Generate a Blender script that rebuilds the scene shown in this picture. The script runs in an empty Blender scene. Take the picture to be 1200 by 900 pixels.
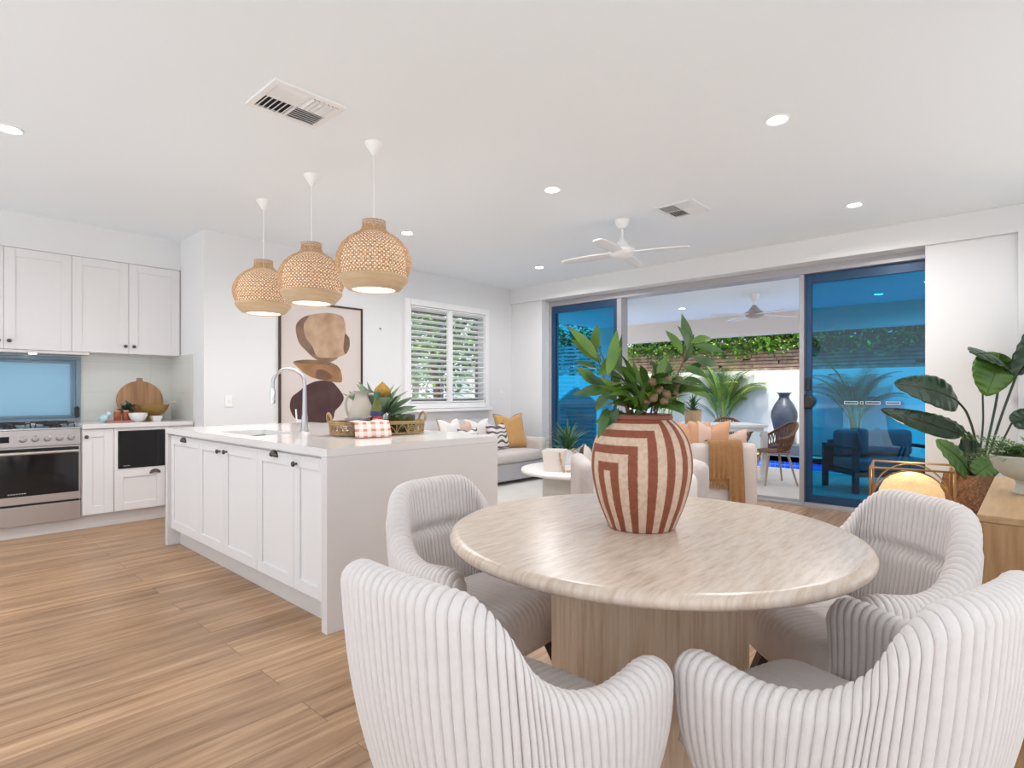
import bpy, bmesh, math, random
from mathutils import Vector, Matrix, noise
PI = math.pi
S = bpy.context.scene
C = S.collection
# ---------------------------------------------------------------- camera, light, exposure
cam = bpy.data.cameras.new('camera'); camo = bpy.data.objects.new('camera', cam); C.objects.link(camo)
camo.location = (0, 0, 1.2); camo.rotation_euler = (PI/2, 0, math.radians(42.626-90))
cam.sensor_width = 36; cam.lens = 19.98; cam.shift_y = 0.0082; cam.clip_start = .05; cam.clip_end = 300
S.camera = camo
W = bpy.data.worlds.new('world'); S.world = W; W.use_nodes = True
SKY_STRENGTH = 1.35
wn = W.node_tree; wb = wn.nodes['Background']; wb.inputs['Strength'].default_value = SKY_STRENGTH
wb.inputs['Color'].default_value = (.86, .93, 1.0, 1)
S.view_settings.view_transform = 'Standard'; S.view_settings.look = 'None'
S.view_settings.gamma = 1; S.view_settings.use_curve_mapping = False
S.view_settings.exposure = 0.38
DOWNLIGHT_W = 14.; PENDANT_W = 3.; LAMP_W = 4.
sun = bpy.data.lights.new('sun', 'SUN'); sun.energy = 5.0; sun.angle = math.radians(6); sun.color = (1, .98, .95)
suno = bpy.data.objects.new('sun', sun); C.objects.link(suno)
suno.rotation_euler = Vector((.35, .12, -1)).to_track_quat('-Z', 'Y').to_euler()

# ---------------------------------------------------------------- materials
def nodes(m):
    m.use_nodes = True
    return m.node_tree, m.node_tree.nodes['Principled BSDF']
def mat(name, col, rough=.5, metal=0, noise_s=0, noise_a=0, bump=0, bump_s=200, sheen=0, coat=0, emit=None, es=0, stretch=None, col2=None, alpha=1, spec=None, sss=0):
    m = bpy.data.materials.new(name); nt, b = nodes(m); N = nt.nodes; L = nt.links
    b.inputs['Base Color'].default_value = (*col, 1); b.inputs['Roughness'].default_value = rough
    b.inputs['Metallic'].default_value = metal
    if sheen: b.inputs['Sheen Weight'].default_value = sheen
    if coat: b.inputs['Coat Weight'].default_value = coat; b.inputs['Coat Roughness'].default_value = .08
    if spec is not None: b.inputs['Specular IOR Level'].default_value = spec
    if emit: b.inputs['Emission Color'].default_value = (*emit, 1); b.inputs['Emission Strength'].default_value = es
    if noise_s or bump:
        tc = N.new('ShaderNodeTexCoord'); mp = N.new('ShaderNodeMapping'); L.new(tc.outputs['Object'], mp.inputs[0])
        if stretch: mp.inputs['Scale'].default_value = stretch
    if noise_s:
        n = N.new('ShaderNodeTexNoise'); n.inputs['Scale'].default_value = noise_s; n.inputs['Detail'].default_value = 5
        L.new(mp.outputs[0], n.inputs[0])
        r = N.new('ShaderNodeValToRGB'); r.color_ramp.elements[0].position = .3; r.color_ramp.elements[1].position = .7
        c2 = col2 or tuple(max(0, c*(1-noise_a)) for c in col)
        r.color_ramp.elements[0].color = (*c2, 1); r.color_ramp.elements[1].color = (*col, 1)
        L.new(n.outputs[0], r.inputs[0]); L.new(r.outputs[0], b.inputs['Base Color'])
    if bump:
        n2 = N.new('ShaderNodeTexNoise'); n2.inputs['Scale'].default_value = bump_s; n2.inputs['Detail'].default_value = 3
        L.new(mp.outputs[0], n2.inputs[0]); bu = N.new('ShaderNodeBump'); bu.inputs['Strength'].default_value = bump
        bu.inputs['Distance'].default_value = .003; L.new(n2.outputs[0], bu.inputs['Height']); L.new(bu.outputs[0], b.inputs['Normal'])
    return m
WALL = mat('wall_paint', (.78, .78, .79), .6)
CEIL = mat('ceiling_paint', (.87, .915, .95), .7)
TRIM = mat('trim_paint', (.86, .85, .85), .35)
CAB = mat('cabinet_lacquer', (.78, .76, .765), .35)
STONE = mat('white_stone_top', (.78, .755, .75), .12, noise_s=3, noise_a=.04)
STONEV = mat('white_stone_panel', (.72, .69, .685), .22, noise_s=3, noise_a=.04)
KICK = mat('kickboard', (.68, .64, .62), .4)
STEEL = mat('brushed_steel', (.56, .52, .51), .3, 1, bump=.1, bump_s=60, stretch=(1, 1, 30))
CHROME = mat('chrome', (.75, .75, .76), .12, 1)
BLACKG = mat('black_glass', (.012, .012, .014), .06)
BLACK = mat('black_iron', (.02, .02, .02), .5)
PEWTER = mat('dark_pewter', (.11, .09, .08), .35, .9)
WHITEP = mat('white_plastic', (.85, .85, .85), .4)
FRAMEG = mat('grey_aluminium', (.42, .41, .43), .4, .3)
FRAMEB = mat('navy_aluminium', (.015, .06, .14), .35, .2)
GLOW = mat('lamp_glow', (1, 1, 1), .5, emit=(1, .96, .9), es=14)
RIB = mat('ribbed_plush', (.73, .675, .655), .95, noise_s=40, noise_a=.05, bump=.25, bump_s=350, sheen=.2)
DARKWOOD = mat('dark_wood', (.035, .018, .01), .4, noise_s=8, noise_a=.4, stretch=(1, 1, .15))
OAK = mat('oak', (.50, .30, .15), .45, noise_s=9, col2=(.36, .19, .085), noise_a=.3, stretch=(6, 6, .5))
OAKTOP = mat('oak_top', (.52, .34, .18), .4, noise_s=7, col2=(.42, .25, .12), noise_a=.3, stretch=(.5, 6, 6))
BAMBOO = mat('bamboo_band', (.62, .44, .27), .5, noise_s=8, noise_a=.2, stretch=(1, 1, 8))
TERRA = (.25, .065, .03); CREAM = (.62, .45, .335)
LINEN = mat('beige_linen', (.62, .56, .53), .9, bump=.3, bump_s=500, noise_s=20, noise_a=.05)
WHITEF = mat('white_fabric', (.80, .77, .75), .9, bump=.3, bump_s=400)
BOUCLE = mat('boucle', (.56, .51, .50), .95, bump=.8, bump_s=180, noise_s=60, noise_a=.1)
MUSTARD = mat('mustard_velvet', (.58, .31, .10), .8, noise_s=12, noise_a=.12, sheen=.3)
TAN = mat('tan_knit', (.36, .185, .075), .9, bump=.8, bump_s=150, noise_s=30, noise_a=.15)
PEACH = mat('peach_fabric', (.62, .34, .20), .85, bump=.3, bump_s=300)
PINKF = mat('blush_fabric', (.66, .47, .38), .85, bump=.3, bump_s=300)
RUG = mat('cream_rug', (.68, .66, .61), .95, noise_s=6, noise_a=.08, bump=.8, bump_s=120)
LEAF = mat('vase_leaf', (.075, .16, .025), .4, noise_s=14, col2=(.02, .06, .012), noise_a=.4)
LEAF2 = mat('vase_leaf_light', (.14, .25, .03), .45, noise_s=14, col2=(.07, .15, .02))
BIGLEAF = mat('glossy_big_leaf', (.018, .055, .02), .25, noise_s=5, col2=(.01, .032, .014))
BIGLEAF2 = mat('fresh_big_leaf', (.09, .19, .02), .35, noise_s=5, col2=(.035, .10, .012))
STEMD = mat('dark_stem', (.015, .03, .012), .4)
TWIG = mat('reddish_twig', (.16, .07, .04), .6)
NUT = mat('gum_nut', (.20, .14, .05), .5, noise_s=30, col2=(.12, .06, .03))
SAGE = mat('sage_leaf', (.13, .21, .12), .5, noise_s=20, noise_a=.4)
PALM = mat('palm_leaf', (.15, .30, .06), .5, noise_s=4, col2=(.06, .17, .03))
PALMY = mat('palm_leaf_yellow', (.45, .50, .06), .5)
HEDGE = mat('hedge_leaf', (.24, .46, .06), .6, noise_s=2.2, col2=(.09, .22, .025))
TREEL = mat('tree_leaf', (.10, .22, .06), .6, noise_s=1, col2=(.03, .09, .03))
YELLOWL = mat('yellow_leaf', (.75, .50, .04), .6)
BASKET = mat('seagrass', (.30, .15, .08), .85, noise_s=70, col2=(.10, .045, .02), bump=1, bump_s=90)
WICKER = mat('wicker', (.22, .10, .045), .6, noise_s=40, noise_a=.3)
WICKL = mat('light_wicker', (.42, .28, .13), .6, noise_s=60, col2=(.25, .14, .05))
CLAY = mat('beige_clay', (.42, .38, .33), .75, noise_s=10, noise_a=.1, bump=.2, bump_s=60)
URN = mat('grey_urn', (.07, .08, .11), .3, noise_s=6, noise_a=.35, stretch=(1, 1, 8))
WHITEC = mat('white_ceramic', (.80, .79, .78), .3)
SAGEC = mat('pale_sage_ceramic', (.50, .51, .44), .5, noise_s=30, noise_a=.08)
BOARD = mat('acacia_board', (.50, .28, .14), .5, noise_s=4, col2=(.30, .14, .06), stretch=(5, 1, .5))
YBOWL = mat('turned_wood_bowl', (.45, .26, .07), .5, noise_s=5, noise_a=.35)
PAVER = mat('patio_tile', (.62, .56, .52), .5, noise_s=3, noise_a=.06)
POOLW = None
def ramp(nt, stops):
    r = nt.nodes.new('ShaderNodeValToRGB'); e = r.color_ramp.elements
    while len(e) < len(stops): e.new(.5)
    for k, (p, c) in enumerate(stops): e[k].position = p; e[k].color = (*c, 1)
    return r
def floor_mat():
    m = bpy.data.materials.new('oak_planks'); nt, b = nodes(m); N = nt.nodes; L = nt.links
    tc = N.new('ShaderNodeTexCoord'); br = N.new('ShaderNodeTexBrick'); L.new(tc.outputs['Object'], br.inputs[0])
    br.inputs['Scale'].default_value = 1; br.inputs['Brick Width'].default_value = 1.7; br.inputs['Row Height'].default_value = .19
    br.inputs['Mortar Size'].default_value = .0016; br.inputs['Mortar Smooth'].default_value = .3
    br.inputs['Color1'].default_value = (0, 0, 0, 1); br.inputs['Color2'].default_value = (1, 1, 1, 1); br.inputs['Mortar'].default_value = (.5, .5, .5, 1)
    br.offset = .37; br.offset_frequency = 2; br.inputs['Bias'].default_value = 0
    mp = N.new('ShaderNodeMapping'); mp.inputs['Scale'].default_value = (1.1, 17, 1); L.new(tc.outputs['Object'], mp.inputs[0])
    add = N.new('ShaderNodeVectorMath'); add.operation = 'ADD'; L.new(mp.outputs[0], add.inputs[0])
    sc = N.new('ShaderNodeVectorMath'); sc.operation = 'SCALE'; sc.inputs['Scale'].default_value = 9; L.new(br.outputs['Color'], sc.inputs[0]); L.new(sc.outputs[0], add.inputs[1])
    n = N.new('ShaderNodeTexNoise'); n.inputs['Scale'].default_value = 1.5; n.inputs['Detail'].default_value = 9; n.inputs['Roughness'].default_value = .62; n.inputs['Distortion'].default_value = .25
    L.new(add.outputs[0], n.inputs[0])
    r = ramp(nt, [(.30, (.20, .10, .045)), (.43, (.35, .205, .11)), (.57, (.46, .285, .165)), (.70, (.57, .38, .24))]); L.new(n.outputs[0], r.inputs[0])
    tone = N.new('ShaderNodeMix'); tone.data_type = 'RGBA'; tone.blend_type = 'MULTIPLY'; tone.inputs[0].default_value = 1
    tr = ramp(nt, [(0, (.86, .84, .82)), (1, (1.12, 1.10, 1.06))]); L.new(br.outputs['Color'], tr.inputs[0])
    L.new(r.outputs[0], tone.inputs[6]); L.new(tr.outputs[0], tone.inputs[7])
    mx = N.new('ShaderNodeMix'); mx.data_type = 'RGBA'; L.new(br.outputs['Fac'], mx.inputs[0]); L.new(tone.outputs[2], mx.inputs[6]); mx.inputs[7].default_value = (.16, .09, .05, 1)
    L.new(mx.outputs[2], b.inputs['Base Color']); b.inputs['Roughness'].default_value = .36
    bu = N.new('ShaderNodeBump'); bu.inputs['Strength'].default_value = .15; bu.inputs['Distance'].default_value = .002; L.new(n.outputs[0], bu.inputs['Height']); L.new(bu.outputs[0], b.inputs['Normal'])
    return m
def grid_mat(name, c1, c2, mortar, w, h, ms, rough=.3, axes='XYZ', offset=0, noisy=0):
    m = bpy.data.materials.new(name); nt, b = nodes(m); N = nt.nodes; L = nt.links
    tc = N.new('ShaderNodeTexCoord'); sp = N.new('ShaderNodeSeparateXYZ'); cb = N.new('ShaderNodeCombineXYZ')
    L.new(tc.outputs['Object'], sp.inputs[0])
    for k in range(2): L.new(sp.outputs[axes[k]], cb.inputs[k])
    br = N.new('ShaderNodeTexBrick'); L.new(cb.outputs[0], br.inputs[0]); br.offset = offset
    br.inputs['Scale'].default_value = 1; br.inputs['Brick Width'].default_value = w; br.inputs['Row Height'].default_value = h; br.inputs['Mortar Size'].default_value = ms
    br.inputs['Color1'].default_value = (*c1, 1); br.inputs['Color2'].default_value = (*c2, 1); br.inputs['Mortar'].default_value = (*mortar, 1)
    out = br.outputs['Color']
    if noisy:
        n = N.new('ShaderNodeTexNoise'); n.inputs['Scale'].default_value = noisy; n.inputs['Detail'].default_value = 6; L.new(tc.outputs['Object'], n.inputs[0])
        mx = N.new('ShaderNodeMix'); mx.data_type = 'RGBA'; mx.blend_type = 'OVERLAY'; mx.inputs[0].default_value = .8
        L.new(out, mx.inputs[6]); L.new(n.outputs['Fac'], mx.inputs[7]); out = mx.outputs[2]
        bu = N.new('ShaderNodeBump'); bu.inputs['Distance'].default_value = .03; L.new(n.outputs['Fac'], bu.inputs['Height']); L.new(bu.outputs[0], b.inputs['Normal'])
    L.new(out, b.inputs['Base Color']); b.inputs['Roughness'].default_value = rough
    return m
def travertine(name, stretch, stops=None):
    m = bpy.data.materials.new(name); nt, b = nodes(m); N = nt.nodes; L = nt.links
    tc = N.new('ShaderNodeTexCoord'); mp = N.new('ShaderNodeMapping'); mp.inputs['Scale'].default_value = stretch; L.new(tc.outputs['Object'], mp.inputs[0])
    n = N.new('ShaderNodeTexNoise'); n.inputs['Scale'].default_value = 3; n.inputs['Detail'].default_value = 9; n.inputs['Roughness'].default_value = .68; L.new(mp.outputs[0], n.inputs[0])
    r = ramp(nt, stops or [(.25, (.42, .285, .19)), (.42, (.58, .455, .36)), (.55, (.66, .545, .455)), (.75, (.72, .62, .54))]); L.new(n.outputs[0], r.inputs[0])
    L.new(r.outputs[0], b.inputs['Base Color']); b.inputs['Roughness'].default_value = .28
    bu = N.new('ShaderNodeBump'); bu.inputs['Strength'].default_value = .12; bu.inputs['Distance'].default_value = .002; L.new(n.outputs[0], bu.inputs['Height']); L.new(bu.outputs[0], b.inputs['Normal'])
    return m
FLOOR = floor_mat()
TILE = grid_mat('splashback_tile', (.66, .67, .63), (.68, .68, .645), (.58, .59, .56), .6, .3, .002, .15, 'XZY')
TRAV = travertine('travertine_top', (3.2, 22, 3)); TRAVB = travertine('travertine_base', (16, 16, 1.0), [(.25, (.52, .35, .22)), (.45, (.68, .50, .35)), (.6, (.76, .59, .44)), (.75, (.82, .67, .52))])
POOLT = grid_mat('pool_mosaic', (.03, .16, .85), (.05, .25, .92), (.4, .6, .95), .09, .09, .006, .2, 'YZX')
BRICK = grid_mat('stacked_brick', (.46, .30, .24), (.30, .20, .17), (.10, .06, .05), .5, .07, .012, .9, 'YZX', .5, 7)
def glass_mat(name, tint, gloss=.08, rough=.0, mx_=.8):
    m = bpy.data.materials.new(name); m.use_nodes = True; nt = m.node_tree; N = nt.nodes; L = nt.links
    N.remove(N['Principled BSDF']); t = N.new('ShaderNodeBsdfTransparent'); t.inputs[0].default_value = (*tint, 1)
    g = N.new('ShaderNodeBsdfGlossy'); g.inputs['Roughness'].default_value = rough
    lw = N.new('ShaderNodeLayerWeight'); lw.inputs[0].default_value = .25
    mr = N.new('ShaderNodeMapRange'); mr.inputs[3].default_value = gloss; mr.inputs[4].default_value = mx_; L.new(lw.outputs['Fresnel'], mr.inputs[0])
    mx = N.new('ShaderNodeMixShader'); L.new(mr.outputs[0], mx.inputs[0]); L.new(t.outputs[0], mx.inputs[1]); L.new(g.outputs[0], mx.inputs[2])
    L.new(mx.outputs[0], N['Material Output'].inputs[0]); return m
BLUEG = glass_mat('blue_tinted_glass', (.10, .53, .73), .03)
CLEARG = glass_mat('clear_glass', (.93, .96, .96), .05)
WATER = glass_mat('pool_water', (.85, .93, 1.0), .02, 0, .22)
def frosted():
    m = bpy.data.materials.new('frosted_glass'); nt, b = nodes(m)
    b.inputs['Base Color'].default_value = (.55, .75, .85, 1); b.inputs['Roughness'].default_value = .5; b.inputs['Transmission Weight'].default_value = .0
    N = nt.nodes; t = N.new('ShaderNodeBsdfTranslucent'); t.inputs[0].default_value = (.42, .56, .64, 1)
    mx = N.new('ShaderNodeMixShader'); mx.inputs[0].default_value = .8
    nt.links.new(b.outputs[0], mx.inputs[1]); nt.links.new(t.outputs[0], mx.inputs[2]); nt.links.new(mx.outputs[0], N['Material Output'].inputs[0])
    return m
FROST = frosted()
def weave_mat():
    m = bpy.data.materials.new('woven_bamboo'); nt, b = nodes(m); N = nt.nodes; L = nt.links
    uv = N.new('ShaderNodeUVMap'); sp = N.new('ShaderNodeSeparateXYZ'); L.new(uv.outputs[0], sp.inputs[0])
    def mth(op, a, bb=None):
        x = N.new('ShaderNodeMath'); x.operation = op
        for k, v in enumerate((a, bb)):
            if v is None: continue
            if isinstance(v, (int, float)): x.inputs[k].default_value = v
            else: L.new(v, x.inputs[k])
        return x.outputs[0]
    u, v = sp.outputs[0], sp.outputs[1]
    a = mth('ABSOLUTE', mth('SINE', mth('MULTIPLY', mth('ADD', u, v), 130)))
    c = mth('ABSOLUTE', mth('SINE', mth('MULTIPLY', mth('SUBTRACT', u, v), 130)))
    d = mth('ABSOLUTE', mth('SINE', mth('MULTIPLY', v, 170)))
    hole = mth('MULTIPLY', mth('LESS_THAN', mth('MAXIMUM', a, c), .74), mth('GREATER_THAN', d, .35))
    wv = N.new('ShaderNodeTexNoise'); wv.inputs['Scale'].default_value = 60; L.new(uv.outputs[0], wv.inputs[0])
    r = ramp(nt, [(.3, (.36, .17, .065)), (.7, (.82, .52, .27))]); L.new(wv.outputs[0], r.inputs[0]); L.new(r.outputs[0], b.inputs['Base Color'])
    b.inputs['Roughness'].default_value = .6
    bu = N.new('ShaderNodeBump'); bu.inputs['Distance'].default_value = .003; L.new(mth('ADD', a, c), bu.inputs['Height']); L.new(bu.outputs[0], b.inputs['Normal'])
    t = N.new('ShaderNodeBsdfTransparent'); mx = N.new('ShaderNodeMixShader'); L.new(hole, mx.inputs[0]); L.new(b.outputs[0], mx.inputs[1]); L.new(t.outputs[0], mx.inputs[2])
    L.new(mx.outputs[0], N['Material Output'].inputs[0]); return m
WEAVE = weave_mat()
def vase_mat():
    # nested arches: stripes follow max(|angle|, height) around an arch centre, painted on the pot by hand in the photo
    m = bpy.data.materials.new('painted_arches'); nt, b = nodes(m); N = nt.nodes; L = nt.links
    uv = N.new('ShaderNodeUVMap'); sp = N.new('ShaderNodeSeparateXYZ'); L.new(uv.outputs[0], sp.inputs[0])
    nz = N.new('ShaderNodeTexNoise'); nz.inputs['Scale'].default_value = 9; L.new(uv.outputs[0], nz.inputs[0])
    def mth(op, a, bb=None):
        x = N.new('ShaderNodeMath'); x.operation = op
        for k, v in enumerate((a, bb)):
            if v is None: continue
            if isinstance(v, (int, float)): x.inputs[k].default_value = v
            else: L.new(v, x.inputs[k])
        return x.outputs[0]
    wob = mth('MULTIPLY', mth('SUBTRACT', nz.outputs[0], .5), .35)
    au = mth('ABSOLUTE', sp.outputs[0])
    t = mth('ADD', mth('MAXIMUM', mth('ADD', au, .575), sp.outputs[1]), wob)
    par = mth('GREATER_THAN', mth('FRACT', mth('MULTIPLY', t, .5)), .5)
    mx = N.new('ShaderNodeMix'); mx.data_type = 'RGBA'; L.new(par, mx.inputs[0]); mx.inputs[6].default_value = (*CREAM, 1); mx.inputs[7].default_value = (*TERRA, 1)
    # speckle
    n2 = N.new('ShaderNodeTexNoise'); n2.inputs['Scale'].default_value = 60; tc = N.new('ShaderNodeTexCoord'); L.new(tc.outputs['Object'], n2.inputs[0])
    m2 = N.new('ShaderNodeMix'); m2.data_type = 'RGBA'; m2.blend_type = 'MULTIPLY'; m2.inputs[0].default_value = 1
    r = ramp(nt, [(.3, (.80, .78, .76)), (.6, (1, 1, 1))]); L.new(n2.outputs[0], r.inputs[0]); L.new(mx.outputs[2], m2.inputs[6]); L.new(r.outputs[0], m2.inputs[7])
    L.new(m2.outputs[2], b.inputs['Base Color']); b.inputs['Roughness'].default_value = .7
    bu = N.new('ShaderNodeBump'); bu.inputs['Distance'].default_value = .002; bu.inputs['Strength'].default_value = .5; L.new(n2.outputs[0], bu.inputs['Height']); L.new(bu.outputs[0], b.inputs['Normal'])
    return m
VASEM = vase_mat()

# ---------------------------------------------------------------- mesh helpers
class MB:
    def __init__(s): s.v = []; s.f = []; s.m = []; s.uv = {}
    def add(s, vs, fs, mi=0):
        o = len(s.v); s.v += [tuple(x) for x in vs]; s.f += [tuple(i+o for i in f) for f in fs]; s.m += [mi]*len(fs); return o
    def box(s, x0, x1, y0, y1, z0, z1, mi=0, M=None):
        vs = [Vector((x, y, z)) for z in (z0, z1) for y in (y0, y1) for x in (x0, x1)]
        if M: vs = [M @ v for v in vs]
        s.add(vs, [(0, 2, 3, 1), (4, 5, 7, 6), (0, 1, 5, 4), (2, 6, 7, 3), (0, 4, 6, 2), (1, 3, 7, 5)], mi); return s
    def lathe(s, prof, n=48, c=(0, 0, 0), mi=0, cap=True, M=None):
        vs = []
        for r, z in prof:
            for k in range(n):
                a = 2*PI*k/n; v = Vector((r*math.cos(a), r*math.sin(a), z))
                if M: v = M @ v
                vs.append(v+Vector(c))
        fs = []
        for i in range(len(prof)-1):
            for k in range(n):
                k2 = (k+1) % n; fs.append((i*n+k, i*n+k2, (i+1)*n+k2, (i+1)*n+k))
        if cap: fs.append(tuple(range(n-1, -1, -1))); fs.append(tuple((len(prof)-1)*n+k for k in range(n)))
        s.add(vs, fs, mi); return s
    def cyl(s, c, r, h, n=32, mi=0, r2=None, M=None): return s.lathe([(r, 0), (r if r2 is None else r2, h)], n, c, mi, True, M)
    def tube(s, pts, rad, n=8, mi=0, closed=False):
        pts = [Vector(p) for p in pts]; N = len(pts)
        if not isinstance(rad, (list, tuple)): rad = [rad]*N
        vs = []; up = None
        for i, p in enumerate(pts):
            if closed: t = pts[(i+1) % N]-pts[i-1]
            else: t = pts[min(i+1, N-1)]-pts[max(i-1, 0)]
            if t.length < 1e-9: t = Vector((0, 0, 1))
            t.normalize()
            if up is None: up = t.orthogonal().normalized()
            up = (up-t*up.dot(t));
            up = up.normalized() if up.length > 1e-6 else t.orthogonal().normalized()
            w = t.cross(up)
            for k in range(n):
                a = 2*PI*k/n; vs.append(p+(up*math.cos(a)+w*math.sin(a))*rad[i])
        fs = []
        for i in range(N if closed else N-1):
            j = (i+1) % N
            for k in range(n):
                k2 = (k+1) % n; fs.append((i*n+k, i*n+k2, j*n+k2, j*n+k))
        if not closed: fs += [tuple(range(n-1, -1, -1)), tuple((N-1)*n+k for k in range(n))]
        s.add(vs, fs, mi); return s
    def ball(s, c, r, n=16, sc=(1, 1, 1), mi=0, M=None):
        pr = [(max(1e-4, r*math.sin(PI*i/(n//2))), -r*math.cos(PI*i/(n//2))) for i in range(n//2+1)]
        T = Matrix.Diagonal((*sc, 1));
        if M: T = M @ T
        return s.lathe(pr, n, c, mi, True, T)
    def prism(s, pts, d, axis='y', at=0, mi=0):
        # polygon pts (a,b) extruded by d along axis from at
        def P(a, b, t): return {'y': (a, t, b), 'x': (t, a, b), 'z': (a, b, t)}[axis]
        n = len(pts); vs = [P(a, b, at) for a, b in pts]+[P(a, b, at+d) for a, b in pts]
        s.add(vs, [tuple(range(n)), tuple(range(2*n-1, n-1, -1))]+[(k, k+n, (k+1) % n+n, (k+1) % n) for k in range(n)], mi); return s
    def grid(s, fn, nu, nv, mi=0, closeu=False):
        vs = [fn(i/nu, j/nv) for j in range(nv+1) for i in range(nu+(0 if closeu else 1))]
        w = nu if closeu else nu+1
        fs = [(j*w+i, j*w+(i+1) % w, (j+1)*w+(i+1) % w, (j+1)*w+i) for j in range(nv) for i in range(nu)]
        s.add(vs, fs, mi); return s
    def leaf(s, a, b, w, sag=.1, fold=.25, n=6, mi=0, up=None, twist=0, shape=.9, point=1.0):
        a = Vector(a); b = Vector(b); d = b-a; L = d.length
        if L < 1e-6: return s
        t = d/L; up = Vector(up) if up else Vector((0, 0, 1))
        side = t.cross(up)
        if side.length < .05: side = t.cross(Vector((.3, 1, .1)))
        side.normalize(); nor = side.cross(t).normalized()
        R = Matrix.Rotation(twist, 3, t); side = R @ side; nor = R @ nor
        vs = []
        for i in range(n+1):
            u = i/n; c = a+d*u+nor*(sag*L*math.sin(PI*u))
            ww = w*max(.02, math.sin(PI*min(1, u**shape*.97+.02)))**point
            vs += [c-side*ww+nor*ww*fold, c, c+side*ww+nor*ww*fold]
        fs = []
        for i in range(n):
            o = i*3; fs += [(o, o+1, o+4, o+3), (o+1, o+2, o+5, o+4)]
        s.add(vs, fs, mi); return s
    def build(s, name, mats, parent=None, bevel=0, smooth=True, angle=35, seg=2, weld=False, solid=0, sub=0):
        me = bpy.data.meshes.new(name); me.from_pydata(s.v, [], s.f)
        if not isinstance(mats, (list, tuple)): mats = [mats]
        for m in mats: me.materials.append(m)
        if len(mats) > 1: me.polygons.foreach_set('material_index', s.m)
        bm = bmesh.new(); bm.from_mesh(me)
        if weld: bmesh.ops.remove_doubles(bm, verts=bm.verts, dist=1e-5)
        if not solid: bmesh.ops.recalc_face_normals(bm, faces=bm.faces)
        bm.to_mesh(me); bm.free()
        if smooth:
            me.polygons.foreach_set('use_smooth', [True]*len(me.polygons))
            me.set_sharp_from_angle(angle=math.radians(angle))
        o = bpy.data.objects.new(name, me); C.objects.link(o)
        if parent: o.parent = parent
        if solid: md = o.modifiers.new('thick', 'SOLIDIFY'); md.thickness = solid; md.offset = 0
        if bevel: md = o.modifiers.new('bevel', 'BEVEL'); md.width = bevel; md.segments = seg; md.limit_method = 'ANGLE'; md.angle_limit = math.radians(40); md.harden_normals = True
        if sub: md = o.modifiers.new('sub', 'SUBSURF'); md.levels = sub; md.render_levels = sub
        return o
def tag(o, label=None, cat=None, group=None, kind=None):
    if label: o['label'] = label
    if cat: o['category'] = cat
    if group: o['group'] = group
    if kind: o['kind'] = kind
    return o
def thing(name, loc, label, cat, rz=0, group=None):
    o = bpy.data.objects.new(name, None); C.objects.link(o); o.location = loc; o.rotation_euler = (0, 0, rz); o.empty_display_size = .1
    return tag(o, label, cat, group)
def at(o, loc, rz=0): o.location = loc; o.rotation_euler[2] = rz; return o
def dup(root, loc, rz, label=None, scale=None):
    r = root.copy(); C.objects.link(r); r.location = loc; r.rotation_euler = (0, 0, rz)
    if label: r['label'] = label
    for ch in list(root.children):
        c = ch.copy(); C.objects.link(c); c.parent = r
        for g in ch.children:
            d = g.copy(); C.objects.link(d); d.parent = c
    return r
def struct(name, mb, m, **k):
    o = mb.build(name, m, **k); o['kind'] = 'structure'; return o
def smoothpath(pts, n=8):
    pts = [Vector(p) for p in pts]; out = []
    P = [pts[0]*2-pts[1]]+pts+[pts[-1]*2-pts[-2]]
    for i in range(1, len(P)-2):
        for k in range(n):
            t = k/n; a, b, c, d = P[i-1], P[i], P[i+1], P[i+2]
            out.append(.5*((2*b)+(c-a)*t+(2*a-5*b+4*c-d)*t*t+(3*b-a-3*c+d)*t**3))
    out.append(pts[-1]); return out
# ---------------------------------------------------------------- the room
CZ = 2.76
struct('floor', MB().box(-1.5, 6.72, -1.5, 6.76, -.1, 0), FLOOR)
struct('ceiling', MB().box(-2.4, 6.9, -2.4, 6.9, CZ, CZ+.12), CEIL)
# kitchen wall with a window hole (x .25..1.21, z .93..1.535)
w = MB(); w.box(-2.4, .25, 6.76, 6.9, 0, CZ); w.box(1.21, 2.0, 6.76, 6.9, 0, CZ); w.box(.25, 1.21, 6.76, 6.9, 0, .93); w.box(.25, 1.21, 6.76, 6.9, 1.535, CZ)
struct('wall_kitchen', w, WALL)
# picture wall with shutter window hole and the return beside the kitchen
w = MB(); w.box(2.0, 4.41, 5.84, 6.9, 0, CZ); w.box(5.75, 7.0, 5.84, 6.0, 0, CZ); w.box(4.41, 5.75, 5.84, 6.0, 0, 1.08); w.box(4.41, 5.75, 5.84, 6.0, 2.29, CZ)
struct('wall_left', w, WALL)
# door wall: bulkhead over the doors, recessed piers both sides
w = MB(); w.box(6.30, 6.9, .10, 5.84, 2.53, CZ); w.box(6.34, 6.72, 5.25, 5.84, 0, 2.53); w.box(6.34, 6.72, .105, .735, 0, 2.53); w.box(6.30, 6.9, -1.0, .105, 0, CZ)
struct('wall_far', w, WALL, bevel=.004)
w = MB(); w.box(2.2, 2.6, -.72, -.6, 0, CZ); w.box(5.9, 6.30, -.72, -.6, 0, CZ); w.box(2.6, 5.9, -.72, -.6, 0, .8); w.box(2.6, 5.9, -.72, -.6, 2.55, CZ); struct('wall_right', w, WALL)  # unseen right wall; wide opening added so sky light reaches the far ceiling
# curtain recess shadow gap trim & baseboards
b = MB(); b.box(2.02, 3.6, 5.826, 5.84, 0, .09); b.box(3.6, 6.3, 5.826, 5.84, 0, .09); struct('baseboard_left', b, TRIM, bevel=.003)
b = MB(); b.box(6.326, 6.34, 5.25, 5.82, 0, .09); b.box(6.326, 6.34, .14, .735, 0, .09); struct('baseboard_far', b, TRIM, bevel=.003)
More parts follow.
